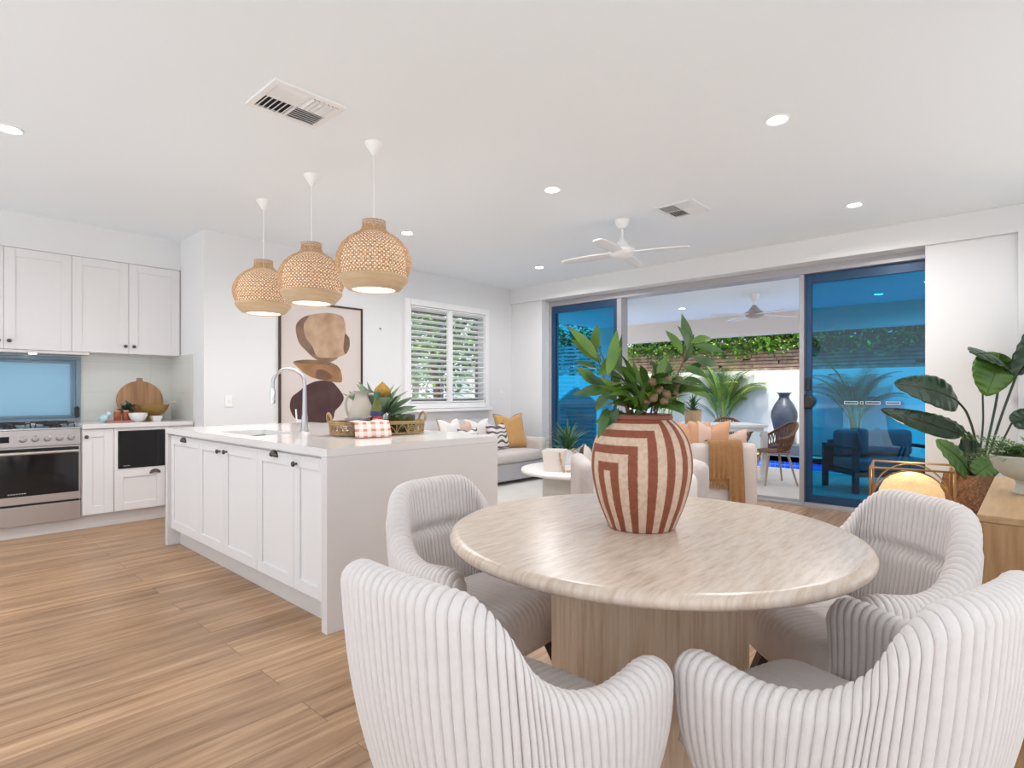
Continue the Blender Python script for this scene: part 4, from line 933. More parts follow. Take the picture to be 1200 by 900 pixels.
# ---------------------------------------------------------------- living room
rg = MB(); rg.box(3.55, 6.15, 2.0, 5.25, 0, .014); tag(rg.build('area_rug', RUG, None, bevel=.006), 'large cream rug under the coffee table', 'rug')
def softbox(mb, x0, x1, y0, y1, z0, z1, r=.03, n=10, puff=.0):
    cx, cy, cz = (x0+x1)/2, (y0+y1)/2, (z0+z1)/2; hx, hy, hz = (x1-x0)/2, (y1-y0)/2, (z1-z0)/2
    r = min(r, hx, hy, hz)
    def pt(d):
        # rounded box point along cube position d in [-1,1]^3
        q = Vector((d[0]*hx, d[1]*hy, d[2]*hz)); c = Vector((max(-hx+r, min(hx-r, q.x)), max(-hy+r, min(hy-r, q.y)), max(-hz+r, min(hz-r, q.z))))
        e = q-c; q2 = c+(e.normalized()*r if e.length > 1e-9 else e)
        if puff:
            q2.z += puff*(1-d[0]**2)*(1-d[1]**2)*(1 if d[2] > 0 else -1)*abs(d[2]); q2.y += puff*(1-d[0]**2)*(1-d[2]**2)*d[1]
        return q2+Vector((cx, cy, cz))
    def samp(k, n_, h):
        # denser sampling near the edges
        t_ = k/n_; m_ = [0, .25, .5, .75, 1]
        u = -1+2*t_; ed = r/h
        if n_ >= 8:
            q = n_//4
            if k <= q: return -1+ed*(k/q)
            if k >= n_-q: return 1-ed*((n_-k)/q)
            return (-1+ed)+(2-2*ed)*((k-q)/(n_-2*q))
        return u
    H = (hx, hy, hz)
    for ax in range(3):
        for sg in (-1, 1):
            a, b = [(1, 2), (2, 0), (0, 1)][ax]
            def fn(u, v):
                d = [0, 0, 0]; d[ax] = sg; d[a] = samp(round(u*n), n, H[a]); d[b] = samp(round(v*n), n, H[b]); return pt(d)
            mb.grid(fn, n, n)
    return mb
def soft(name, m, parent, *a, **k): return softbox(MB(), *a, **k).build(name, m, parent, weld=True, angle=60)
def pillow(loc, w, h, d, rz, tilt, m, label, piping=None, extra=None, cat='cushion', group=None):
    t = thing('cushion', loc, label, cat, 0, group); o_ = []
    mb = MB(); n = 22
    def fn(sgn):
        def g(u, v):
            a = u*2-1; b = v*2-1
            pinch = 1-.10*(1-abs(b)**2)*abs(a)**3; pin2 = 1-.10*(1-abs(a)**2)*abs(b)**3
            x = a*w/2*pinch*1; z = b*h/2*pin2
            chop = -.12*h*math.exp(-(a/.35)**2)*max(0, b)**3
            y = sgn*d/2*((1-a**4)*(1-b**4))**.55
            return Vector((x, y, z+chop+h/2))
        return g
    mb.grid(fn(-1), n, n); mb.grid(fn(1), n, n)
    M = Matrix.Rotation(rz, 4, 'Z') @ Matrix.Rotation(tilt, 4, 'X')
    mb.v = [tuple(M @ Vector(v)) for v in mb.v]
    mb.build('cover', m, t, weld=True, angle=80)
    if piping:
        ps = []
        for k in range(88):
            e = k//22; f_ = (k % 22)/22*2-1; a, b = [(f_, -1), (1, f_), (-f_, 1), (-1, -f_)][e]
            x = a*w/2*(1-.10*(1-abs(b)**2)*abs(a)**3); z = b*h/2*(1-.10*(1-abs(a)**2)*abs(b)**3)-.12*h*math.exp(-(a/.35)**2)*max(0, b)**3+h/2
            ps.append(M @ Vector((x*1.01, 0, z)))
        MB().tube(ps, .008, 6, closed=True).build('piping', piping, t)
    return t
# sofa under the shutters
t = thing('grey_sofa', (4.75, 5.35, .014), 'long low light grey sofa under the shutter window', 'sofa')
SX0, SX1, SF = -1.25, 1.36, -.40
soft('base', mat('sofa_base_grey', (.45, .43, .45), .9, bump=.3, bump_s=400), t, SX0, SX1, SF, .42, .05, .27, r=.02)
for k, (a, b) in enumerate(((SX0+.16, .08), (.09, SX1-.16))): soft('seat_cushion', LINEN, t, a, b, SF-.02, .22, .275, .42, r=.04, puff=.012)
soft('backrest', mat('sofa_linen_pink', (.56, .49, .46), .9, bump=.3, bump_s=400), t, SX0+.05, SX1-.03, .20, .42, .27, .70, r=.07)
soft('arm', LINEN, t, SX1-.15, SX1, SF, .40, .27, .57, r=.05); soft('arm', LINEN, t, SX0, SX0+.15, SF, .40, .27, .57, r=.05)
for a in (SX0+.05, SX1-.05):
    for b in (SF+.05, .37): MB().cyl((a, b, 0), .02, .055, 12).build('foot', BLACK, t)
def swirl_mat(name, c1, c2, sc):
    m = bpy.data.materials.new(name); nt, b = nodes(m); N = nt.nodes; L = nt.links; tc = N.new('ShaderNodeTexCoord')
    w = N.new('ShaderNodeTexWave'); w.wave_type = 'RINGS'; w.inputs['Scale'].default_value = sc; w.inputs['Distortion'].default_value = 5; w.inputs['Detail'].default_value = 0; w.inputs['Detail Scale'].default_value = 1.5; L.new(tc.outputs['Object'], w.inputs[0])
    r = ramp(nt, [(.30, c2), (.36, c1)]); L.new(w.outputs[0], r.inputs[0]); L.new(r.outputs[0], b.inputs['Base Color']); b.inputs['Roughness'].default_value = .9; return m
SW = swirl_mat('swirl_print', (.75, .71, .68), (.13, .10, .11), 5)
pillow((5.74, 5.25, .425), .50, .50, .16, math.radians(-8), math.radians(-16), MUSTARD, 'mustard yellow cushion with pointed corners at the right end of the sofa', mat('taupe_edge', (.33, .26, .20), .9))
pillow((5.42, 5.20, .425), .40, .38, .14, math.radians(8), math.radians(-14), SW, 'white cushion with black swirl print leaning on the mustard cushion')
pillow((5.26, 5.42, .44), .42, .42, .14, math.radians(-5), math.radians(-12), WHITEF, 'plain white cushion behind the right swirl cushion')
pillow((4.95, 5.42, .44), .46, .40, .14, math.radians(5), math.radians(-10), PINKF, 'blush pink cushion in the middle of the sofa')
pillow((4.70, 5.30, .43), .42, .46, .14, math.radians(12), math.radians(-14), WHITEF, 'white cushion with pointed corner left of the blush cushion', mat('tan_edge', (.45, .28, .18), .9))
pillow((4.80, 5.08, .43), .40, .34, .12, math.radians(10), math.radians(-14), SW, 'second swirl print cushion, partly hidden by the island')
# coffee table and things on it
CX, CY = 4.62, 3.35
t = thing('coffee_table', (CX, CY, .014), 'round white coffee table with a solid drum base', 'table')
MB().lathe([(.001, .39), (.54, .39), (.565, .396), (.575, .41), (.57, .43), (.55, .436), (.001, .436)], 96, cap=False).build('tabletop', mat('white_table', (.84, .82, .80), .3), t, weld=True, angle=60)
MB().lathe([(.36, 0), (.36, .39)], 72).build('drum_base', mat('stone_drum', (.58, .54, .50), .6), t)
CT = .45
t = thing('white_planter', (4.30, 3.40, CT), 'white textured square pot with wooden beads on the coffee table', 'pot')
m = MB(); vs = []
for z, s_ in ((0, .085), (.20, .105), (.20, .095), (.02, .076)): vs += [(-s_, -s_, z), (s_, -s_, z), (s_, s_, z), (-s_, s_, z)]
m.add(vs, [(3, 2, 1, 0)]+[(i*4+k, i*4+(k+1) % 4, (i+1)*4+(k+1) % 4, (i+1)*4+k) for i in range(3) for k in range(4)]+[(12, 13, 14, 15)])
m.build('pot', mat('textured_white', (.74, .68, .64), .8, bump=1, bump_s=60), t, bevel=.012); t.rotation_euler[2] = .5
t = thing('bead_garland', (4.36, 3.31, CT), 'wooden bead garland draped over the white textured pot', 'decoration')
ps = smoothpath([(-.11, -.01, .19), (-.135, -.035, .14), (-.12, -.045, .06), (-.12, -.07, .014), (-.05, -.12, .014), (.01, -.16, .014), (.03, -.12, .05), (.02, -.105, .12), (.01, -.10, .18), (.0, -.07, .212)], 5)
g = MB(); acc = 0; last = None
for p in ps:
    if last is None or (p-last).length > .017: g.ball(p, .012, 10); last = p
g.tube(ps, .002, 5); g.build('beads', mat('wood_bead', (.50, .30, .16), .6), t)
t = thing('white_pot', (4.79, 3.62, CT), 'plain white pot with a spiky palm at the back of the coffee table', 'pot')
MB().lathe([(.001, 0), (.085, 0), (.095, .015), (.11, .155), (.104, .157), (.10, .14), (.001, .135)], 40, cap=False).build('pot', WHITEC, t)
t = thing('spiky_palm', (4.79, 3.62, CT+.13), 'green spiky fan palm growing in the plain white pot', 'plant')
lf = MB(); rr = random.Random(12)
for i in range(90):
    an = rr.uniform(0, 2*PI); el = rr.uniform(-.05, 1.3); L_ = rr.uniform(.22, .42)
    a = Vector((0, 0, .0)); b = Vector((math.cos(an)*math.cos(el), math.sin(an)*math.cos(el), math.sin(el)*.9))*L_; lf.leaf(a+b*.1, b, .010, sag=.12, n=6)
lf.build('fronds', mat('palm_dark', (.06, .17, .05), .5, noise_s=6, noise_a=.5), t)
t = thing('ribbed_vase', (4.93, 3.50, CT), 'round ribbed vase striped cream and dark brown on the coffee table', 'vase')
m = MB(); vs = []; n = 96
pr = smoothpath([(.03, 0, 0), (.06, 0, .012), (.088, 0, .06), (.092, 0, .10), (.075, 0, .15), (.04, 0, .18), (.022, 0, .19), (.022, 0, .205)], 4)
for p in pr:
    for k in range(n):
        a = 2*PI*k/n; r = p.x*(1+.05*math.cos(a*12)*min(1, p.x/.06)); vs.append((r*math.cos(a), r*math.sin(a), p.z))
np_ = len(pr); fs = [(i*n+k, i*n+(k+1) % n, (i+1)*n+(k+1) % n, (i+1)*n+k) for i in range(np_-1) for k in range(n)]
m.add(vs, fs+[tuple(range(n))]); m.m = [1 if ((i % n)//8) % 3 == 0 else 0 for i in range(len(fs))]+[0]
m.build('body', [mat('vase_cream', (.68, .62, .56), .5), mat('vase_brown', (.10, .055, .04), .5)], t, angle=80)
t = thing('book', (4.64, 3.17, CT), 'small dark and white book lying on the coffee table', 'book', .4)
MB().box(-.085, .085, -.06, .06, 0, .018).build('pages', WHITEC, t); MB().box(-.09, .09, -.064, .064, .018, .024).box(-.09, .09, -.064, .064, -.0, .003).box(-.09, -.086, -.064, .064, .003, .018).build('cover', mat('book_dark', (.06, .03, .03), .5), t)
tag(softbox(MB(), -.08, .08, -.055, .055, 0, .035, r=.006).build('dark_box', mat('brown_box', (.07, .03, .025), .5), None, weld=True), 'dark brown box stacked on the coffee table book', 'box').location = (4.66, 3.18, CT+.025)
# armchairs with backs to the camera
t = thing('boucle_armchair', (3.86, 2.26, 0.014), 'rounded pale boucle armchair seen behind the painted vase', 'armchair', math.radians(-47.4))
soft('base', BOUCLE, t, -.42, .42, -.30, .40, .04, .30, r=.08); soft('backrest', WHITEF, t, -.40, .40, -.34, -.17, .05, .62, r=.08)
for a in (-1, 1): soft('arm', BOUCLE, t, a*.47-(.13 if a > 0 else 0), a*.47+(.13 if a < 0 else 0), -.33, .36, .05, .69, r=.064)
soft('seat_cushion', WHITEF, t, -.33, .33, -.16, .38, .28, .43, r=.05, puff=.01)
for a in (-1, 1):
    for b in (-1, 1): MB().cyl((a*.28, b*.24+.03, 0), .02, .06, 12).build('foot', DARKWOOD, t)
t = thing('white_armchair', (5.15, 2.08, 0.014), 'boxy off-white armchair with its straight back to the camera, near the open doorway', 'armchair', math.radians(-47.4))
soft('backrest', LINEN, t, -.30, .30, .0, .15, .05, .715, r=.045)
soft('base', LINEN, t, -.30, .30, .10, .68, .05, .30, r=.03)
for a in (-1, 1): soft('arm', LINEN, t, a*.30-(.10 if a > 0 else 0), a*.30+(.10 if a < 0 else 0), .12, .68, .05, .60, r=.045)
soft('seat_cushion', LINEN, t, -.195, .195, .15, .67, .30, .44, r=.045, puff=.01)
for a in (-1, 1):
    for b in (.05, .62): MB().cyl((a*.24, b, 0), .02, .06, 12).build('foot', DARKWOOD, t)
RZ = math.radians(-47.4)
t = pillow((5.265, 2.31, .47), .42, .47, .13, RZ, math.radians(7), PEACH, 'peach cushion with a broad pale stripe and pointed corners on the white armchair')
M = Matrix.Rotation(RZ, 4, 'Z') @ Matrix.Rotation(math.radians(7), 4, 'X'); mb = MB(); n = 16
def fn(u, v):
    a = -.55+.55*u; b = v*2-1; x = a*.21*(1-.10*(1-b*b)*abs(a)**3); z = b*.235; chop = -.0564*math.exp(-(a/.35)**2)*max(0, b)**3
    return M @ Vector((x, -.069*((1-a**4)*(1-b**4))**.55, z+chop+.235))
mb.grid(fn, n, n); mb.build('stripe_panel', PINKF, t)
pillow((5.17, 2.43, .47), .36, .46, .12, RZ, math.radians(5), PEACH, 'plain peach cushion at the left of the white armchair')
pillow((5.52, 2.19, .47), .32, .38, .12, RZ, math.radians(5), PINKF, 'pale blush cushion at the right of the white armchair')
# throw over the back of the armchair (local frame of the chair)
t = thing('throw_blanket', (5.15, 2.08, 0), 'caramel knitted throw hanging over the white armchair back', 'blanket', RZ)
def th(x0, x1, z0, ph, amp, skew):
    def g(u, v):
        x = x0+(x1-x0)*u+skew*v
        if v < .18: e = v/.18; y = .10-.115*e; z = .748+.012*math.sin(PI*e)
        else: e = (v-.18)/.82; y = -.018-.012*math.sin(e*3); z = .745-(.745-z0)*e
        y -= (amp*(.5+.5*math.cos(u*ph))*(.3+.7*v))+.004
        return Vector((x, y, z))
    return g
m = MB(); m.grid(th(-.01, .13, .10, 14, .022, .03), 36, 30); m.build('long_fold', TAN, t, solid=.010)
m = MB(); m.grid(th(-.165, .01, .40, 26, .016, .0), 36, 24); m.build('short_fold', TAN, t, solid=.010)
f = MB(); rr = random.Random(2)
for k in range(26):
    x = -.16+.165*k/25; f.tube([(x, -.035, .42), (x+rr.uniform(-.006, .006), -.04, .37), (x+rr.uniform(-.01, .01), -.036, .325)], [.004, .004, .003], 5)
f.build('fringe', TAN, t)
# ---------------------------------------------------------------- right side: sideboard, bowl, lantern, big plant
t = thing('oak_sideboard', (3.30, -.09, 0), 'light oak sideboard at the right edge holding the footed bowl', 'sideboard')
x0, x1, y0, y1 = -.655, .60, -.28, .245
MB().box(x0, x1, y0, y1, .735, .76).build('top', OAKTOP, t, bevel=.002)
MB().box(x0+.004, x0+.026, y0, y1-.004, .0, .734).build('side_panel', OAK, t, bevel=.0015)
MB().box(x1-.026, x1-.004, y0, y1-.004, .0, .734).build('side_panel', OAK, t, bevel=.0015)
MB().box(x0+.027, x1-.027, y0, y1-.03, .06, .733).build('carcass', OAK, t)
for k in range(3):
    a = x0+.03+k*(x1-x0-.06)/3; dd = MB().box(a+.002, a+(x1-x0-.06)/3-.002, y1-.028, y1-.006, .065, .73).build('door', OAK, t, bevel=.0015)
    MB().lathe([(.006, 0), (.005, .012), (.012, .02), (.001, .024)], 16, (a+.36, y1-.006, .62), M=Matrix.Rotation(-PI/2, 4, 'X')).build('knob', PEWTER, dd)
t = thing('footed_bowl', (3.32, .02, .76), 'pale sage footed ceramic bowl on the oak sideboard', 'bowl')
MB().lathe([(.001, 0), (.052, 0), (.055, .006), (.048, .02), (.042, .045), (.048, .06), (.085, .075), (.115, .105), (.13, .145), (.131, .165), (.125, .167), (.11, .12), (.08, .09), (.001, .085)], 56, cap=False).build('bowl', SAGEC, t)
t = thing('trailing_greenery', (3.32, .02, .90), 'fine green fern sprigs spilling out of the footed bowl', 'plant')
lf = MB(); rr = random.Random(21)
for i in range(70):
    an = rr.uniform(0, 2*PI); el = rr.uniform(-.12, .55); L_ = rr.uniform(.10, .20) if rr.random() < .8 else .26
    d = Vector((math.cos(an)*math.cos(el), math.sin(an)*math.cos(el), math.sin(el))); a = Vector((0, 0, .01))
    p1 = a+d*L_*.5+Vector((0, 0, .02)); p2 = a+d*L_+Vector((0, 0, -.01))
    lf.tube([a, p1, p2], [.0015, .0012, .0008], 4)
    for k in range(8):
        u = .25+.75*k/8; c = a.lerp(p1, u*2) if u < .5 else p1.lerp(p2, u*2-1); sd = d.cross(Vector((0, 0, 1))).normalized()
        for sg in (-1, 1): lf.leaf(c, c+(sd*sg*.022+d*.02+Vector((0, 0, .006))), .0045, n=2, sag=.05)
lf.build('sprigs', mat('fern_green', (.12, .24, .05), .55, noise_s=20, noise_a=.5), t)
# rattan lantern: square wire frame with arcs round a glowing drum shade
t = thing('wire_lantern', (5.42, .72, 0), 'low square brass wire lantern around a glowing rattan drum, in front of the glass door', 'lamp', math.radians(8))
BR = mat('brass_wire', (.42, .27, .12), .35, .9)
h = .26; zt = .62; z0 = .02; f = MB()
for z in (z0, zt): f.tube([(-h, -h, z), (h, -h, z), (h, h, z), (-h, h, z)], .008, 8, closed=True)
for a in (-h, h):
    for b in (-h, h): f.tube([(a, b, 0), (a, b, zt)], .008, 8)
f.build('frame', BR, t)
f = MB()
for ax in range(2):
    for sg in (-1, 1):
        ps = []
        for k in range(25):
            a = PI*k/24; p = (h*math.cos(a), zt-.30+.29*math.sin(a)); ps.append((p[0], sg*h, p[1]) if ax == 0 else (sg*h, p[0], p[1]))
        f.tube(ps, .006, 6)
f.build('arches', BR, t)
LS = mat('rattan_shade_lit', (.75, .50, .26), .7, noise_s=50, noise_a=.25, emit=(1, .62, .28), es=.35)
MB().lathe([(.001, .585), (.06, .578), (.12, .555), (.175, .50), (.21, .43), (.225, .34), (.225, .10), (.20, .08), (.001, .08)], 64, cap=False).build('drum_shade', LS, t)
ld = bpy.data.lights.new('lantern_bulb', 'POINT'); ld.energy = LAMP_W; ld.color = (1, .72, .42); ld.shadow_soft_size = .05
lo = bpy.data.objects.new('lantern_bulb', ld); C.objects.link(lo); lo.parent = t; lo.location = (0, 0, .70)
# big plant
t = thing('basket_planter', (5.92, .395, 0), 'brown woven seagrass basket planter on short dark legs', 'planter')
m = MB(); vs = []; n = 90; zz = [.12+.42*k/44 for k in range(45)]
for z in zz:
    u = (z-.12)/.42
    for k in range(n):
        a = 2*PI*k/n; r = .155+.04*math.sin(PI*(u*.75+.2))+.005*math.cos(a*30+(PI if int((z-.12)/.0191) % 2 else 0)); vs.append((r*math.cos(a), r*math.sin(a), z))
m.add(vs, [(i*n+k, i*n+(k+1) % n, (i+1)*n+(k+1) % n, (i+1)*n+k) for i in range(44) for k in range(n)]+[tuple(range(n))]); m.build('basket', BASKET, t, angle=80)
MB().lathe([(.001, .50), (.17, .50)], 40, cap=False).build('soil', mat('dark_soil', (.03, .02, .015), .95, bump=1, bump_s=60), t)
for k in range(4):
    a = PI/4+k*PI/2; MB().tube([(.12*math.cos(a), .12*math.sin(a), .14), (.16*math.cos(a), .16*math.sin(a), 0)], [.018, .012], 10).build('leg', DARKWOOD, t)
t = thing('tall_leafy_plant', (5.92, .395, .52), 'tall glossy broad-leafed plant growing from the seagrass basket', 'plant')
def bigleaf(a, b, w, mi, droop=.1, tw=0, wave=.012, up=(0, 0, 1), fold=.18):
    a = Vector(a)-Vector((0, -.02, .52)); b = Vector(b)-Vector((0, -.02, .52)); d = b-a; L_ = d.length; tt = d/L_; up = Vector(up)
    sd = tt.cross(up).normalized(); nr = sd.cross(tt).normalized(); R_ = Matrix.Rotation(tw, 3, tt); sd = R_ @ sd; nr = R_ @ nr; mb = MB()
    def g(u, v):
        s_ = u*2-1; ww = w*(math.sin(PI*min(1, .04+.96*v**.72)))**.62
        if v > .98: ww *= .4
        p = a+d*v+nr*(droop*L_*math.sin(PI*v))+sd*(s_*ww)+nr*(fold*abs(s_)*ww*(1.2-v))-nr*(.9*s_*s_*ww*.25)
        return p+nr*(wave*math.sin(v*42+abs(s_)*3)*abs(s_)*(1-abs(s_)*.2)*.5)
    mb.grid(g, 16, 44); mb.build('leaf', [BIGLEAF, BIGLEAF2][mi], t, solid=.0015, angle=80)
    MB().tube([a+d*v+nr*(droop*L_*math.sin(PI*v)+.003) for v in [k/10*.95 for k in range(11)]], [.006-.0045*k/10 for k in range(11)], 6).build('midrib', STEMD if not mi else BIGLEAF2, t)
def stem(pts, r=.009): 
    pts = [Vector(p)-Vector((0, -.02, .52)) for p in pts]; MB().tube(smoothpath(pts, 6), r, 8).build('stem', STEMD, t)
bigleaf((-.07, .05, 1.13), (-.74, .38, 1.27), .135, 0, .08, -.25, up=(-.7, -.5, .5)); stem(((.05, -.05, .5), (.04, -.06, .78), (.0, -.01, 1.02), (-.07, .05, 1.13)))
bigleaf((.03, .03, .86), (-.78, .46, 1.07), .085, 0, .02, -.5, up=(-.7, -.5, .5)); stem(((.02, -.02, .5), (.05, 0, .72), (.03, .03, .86)))
bigleaf((.20, -.18, 1.44), (-.12, -.06, 1.50), .17, 0, .14, 0, up=(-.6, -.3, .8), fold=.02)
bigleaf((.17, -.20, 1.52), (.10, -.12, 1.17), .155, 1, .08, 0, up=(-.8, -.5, .3), fold=.05); stem(((.06, -.08, .5), (.10, -.14, .85), (.19, -.19, 1.2), (.19, -.2, 1.5)))
stem(((.08, -.06, .5), (.10, -.10, .9), (.10, -.10, 1.2)), .007)
bigleaf((.22, -.31, 1.34), (.12, -.46, 1.82), .17, 0, .08, .5, up=(-.8, -.5, .2)); stem(((.07, -.1, .5), (.13, -.2, .95), (.22, -.31, 1.36)))
bigleaf((.0, -.02, .54), (-.38, .16, .82), .13, 1, .06, .1, up=(-.7, -.5, .5)); 
bigleaf((.15, -.03, .51), (.22, .0, .87), .12, 0, .06, .2, up=(-.8, -.5, .2))
bigleaf((.12, 0, .85), (-.05, .30, 1.03), .08, 0, .03, -.6, up=(-.2, -.2, 1)); stem(((.04, 0, .5), (.10, 0, .7), (.12, 0, .86)), .007)
bigleaf((.11, -.28, .95), (.2, -.50, 1.06), .09, 0, .04, 0, up=(-.7, -.5, .6)); stem(((.06, -.1, .5), (.09, -.2, .75), (.11, -.28, .96)), .007)
bigleaf((-.08, -.06, .54), (.02, -.22, .70), .09, 1, .04, 0, up=(-.7, -.5, .6))

# ---------------------------------------------------------------- outside
struct('ground_patio', MB().box(6.72, 9.50, -3, 9.5, -.12, -.02), PAVER)
struct('ground_coping', MB().box(9.50, 9.62, -3, 9.5, -.12, -.01).box(11.50, 11.58, -3, 9.5, -.12, .0), mat('coping', (.78, .76, .72), .6))
m = MB(); m.box(9.62, 11.50, -3, 9.5, -.5, -.45); m.box(9.60, 9.62, -3, 9.5, -1.3, -.02); m.box(11.50, 11.52, -3, 9.5, -1.3, -.02); struct('ground_pool', m, POOLT)
tag(MB().box(9.62, 11.50, -3, 9.5, -.10, -.095).build('pool_water', WATER, None), 'blue pool water beyond the patio', 'water', None, 'stuff')
struct('ground_far', MB().box(-20, 60, -50, -3.0, -.3, -.15).box(-20, 60, 9.5, 60, -.3, -.15).box(-60, -3.5, -50, 60, -.3, -.15).box(13.5, 60, -3, 9.5, -.3, -.15), mat('pale_bounce_ground', (.72, .71, .69), .8))  # unseen ground, its pale surface made up to bounce sun onto the ceiling
GR = mat('turf', (.06, .16, .03), .9, noise_s=30, noise_a=.5, bump=1, bump_s=200)
tag(MB().box(11.58, 11.868, -3, 9.5, -.12, .012).build('lawn_strip', GR, None), 'narrow green turf strip along the white pool wall', 'grass', None, 'stuff')
struct('patio_roof', MB().box(6.9, 9.9, -3, 6.55, 2.50, 2.62), CEIL)
struct('patio_beam', MB().box(9.70, 9.9, -3, 6.55, 2.16, 2.50), mat('beam_paint', (.78, .68, .62), .6))
struct('patio_column', MB().box(9.66, 9.94, 6.16, 6.44, -.02, 2.16), WALL)
RW = mat('render_white', (.80, .81, .80), .7, noise_s=1.5, noise_a=.04)
w = MB(); w.box(11.9, 12.1, -3, 13.5, -.2, 1.64); w.box(11.87, 11.9, 3.4, 3.52, 0, 1.64); struct('wall_pool', w, RW)
tag(MB().box(12.11, 12.45, -3, 7.4, -.1, 2.28).build('stacked_stone_wall', BRICK, None), 'stacked brown brick retaining wall above the white pool wall', 'wall')
st = MB(); rr = random.Random(5)
for i in range(900):
    y = rr.uniform(0.2, 7.1); z = 1.645+int(rr.uniform(0, 9))*.07; L_ = rr.uniform(.12, .32); st.box(12.04+rr.uniform(0, .03), 12.09, y, y+L_, z, z+.055)
s_ = st.build('stacked_stones', mat('rough_brick', (.50, .34, .27), .9, noise_s=5, col2=(.16, .10, .08), bump=.6, bump_s=40), None); tag(s_, 'rough brown stones laid in rows above the white pool wall', 'stones', None, 'stuff')
def scrub(name, x0, x1, y0, y1, z0, z1, n, ms, label, cat, sz=(.05, .12), seed=1, hang=.0):
    rr = random.Random(seed); m = MB()
    for i in range(n):
        x = rr.uniform(x0, x1); y = rr.uniform(y0, y1); q = noise.noise(Vector((y*1.3, x, seed)))*.5+.5; z = z0+(z1-z0)*(q*.6+.4)*rr.random()**.6
        if rr.random() < hang: z = z0-rr.random()**1.5*.36*(q*1.5); x = x0+rr.random()*.08
        a = Vector((x, y, z)); d = Vector((rr.uniform(-1, 1), rr.uniform(-1, 1), rr.uniform(-.3, 1))).normalized(); L_ = rr.uniform(*sz)
        m.leaf(a, a+d*L_, L_*.28, n=3, sag=.1, mi=rr.randrange(len(ms)))
    return tag(m.build(name, ms, None, smooth=False), label, cat, None, 'stuff')
scrub('creeping_groundcover', 11.93, 12.5, .3, 7.3, 2.22, 2.62, 11000, [HEDGE, mat('bright_green', (.25, .48, .05), .6), TREEL], 'bright green creeper spilling over the brown stone wall', 'plants', (.06, .13), 3, .17)
def tree(loc, h, r, seed, label, n=1500, ms=None, nm='garden_tree'):
    t = thing(nm, loc, label, 'tree'); rr = random.Random(seed)
    MB().tube([(0, 0, 0), (.1, 0, h*.4), (0, .1, h*.75)], [.14, .10, .05], 10).build('trunk', TWIG, t)
    m = MB()
    for i in range(n):
        d = Vector((rr.gauss(0, 1), rr.gauss(0, 1), rr.gauss(0, .8))); d = d.normalized()*r*rr.random()**.4; a = Vector((0, 0, h*.8))+d
        e = Vector((rr.uniform(-1, 1), rr.uniform(-1, 1), rr.uniform(-.6, .6)))*.25; m.leaf(a, a+e, .07, n=3, mi=rr.randrange(2))
    m.build('crown', ms or [TREEL, HEDGE], t, smooth=False)
tree((15.4, 11.4, -.15), 3.4, 1.5, 1, 'leafy tree seen through the left blue glass door')
tree((13.4, 3.75, -.15), 3.1, .75, 8, 'yellow leafed shrub above the green creeper', 1600, [YELLOWL, mat('orange_leaf', (.6, .3, .03), .6)], 'yellow_shrub')
tree((16.8, 3.9, -.15), 3.2, 1.3, 2, 'bushy dark tree left of centre behind the right glass door'); tree((16.0, 1.0, -.15), 3.1, 1.4, 3, 'dark tree at far right behind the right glass door')
tree((8.6, 10.4, -.15), 3.2, 1.6, 4, 'garden tree outside the shutter window, left of the pair'); tree((10.9, 14.2, -.15), 3.6, 1.7, 5, 'garden tree outside the shutter window, right of the pair')
# slatted screen and louvred store at the left end of the patio
t = thing('slatted_screen', (12.0, 10.2, 1.64), 'horizontal slatted screen above the pool wall, seen through the left blue door', 'screen', PI/2)
SL = mat('slate_slat', (.34, .38, .42), .5)
f = MB()
for k in range(8): f.box(-2.7, 3.0, -.01, .01, .04+k*.095, .10+k*.095)
f.build('slats', SL, t)
for x in (-2.6, -.8, 1.0, 2.9): MB().box(x-.03, x+.03, .012, .06, 0, .86).build('post', SL, t)
t = thing('louvred_store', (8.72, 6.35, -.02), 'small louvred pool store with a peaked top behind the left glass door', 'shed', math.radians(-47))
m = MB(); m.prism([(-.36, 0), (.36, 0), (.36, 1.05), (0, 1.32), (-.36, 1.05)], .5, 'y', 0); m.build('body', mat('store_paint', (.45, .50, .54), .5), t)
m = MB()
for k in range(13):
    M = Matrix.Translation((0, -.012, .10+k*.075)) @ Matrix.Rotation(.5, 4, 'X'); m.box(-.32, .32, -.02, .012, -.006, .006, 0, M)
m.build('louvres', mat('store_louvre', (.33, .38, .43), .5), t)
m = MB(); m.box(.22, .30, -.05, -.02, .70, .72); m.build('handle', CHROME, t)
# outdoor fan and lights
fan((7.725, 2.74, 2.50), 'white ceiling fan with grey motor on the patio ceiling', WHITEP, math.radians(-38), 4, .62, -.24, mat('warm_grey', (.40, .36, .32), .4))
for k, (x, y) in enumerate(((8.25, 4.02), (8.8, 1.52), (8.9, .55))):
    downlight(x, y, 2.50, ['round downlight in the patio ceiling left of the outdoor fan', 'round patio downlight seen in the middle of the blue right door', 'round patio downlight at the right edge of the blue door'][k], w=9.)
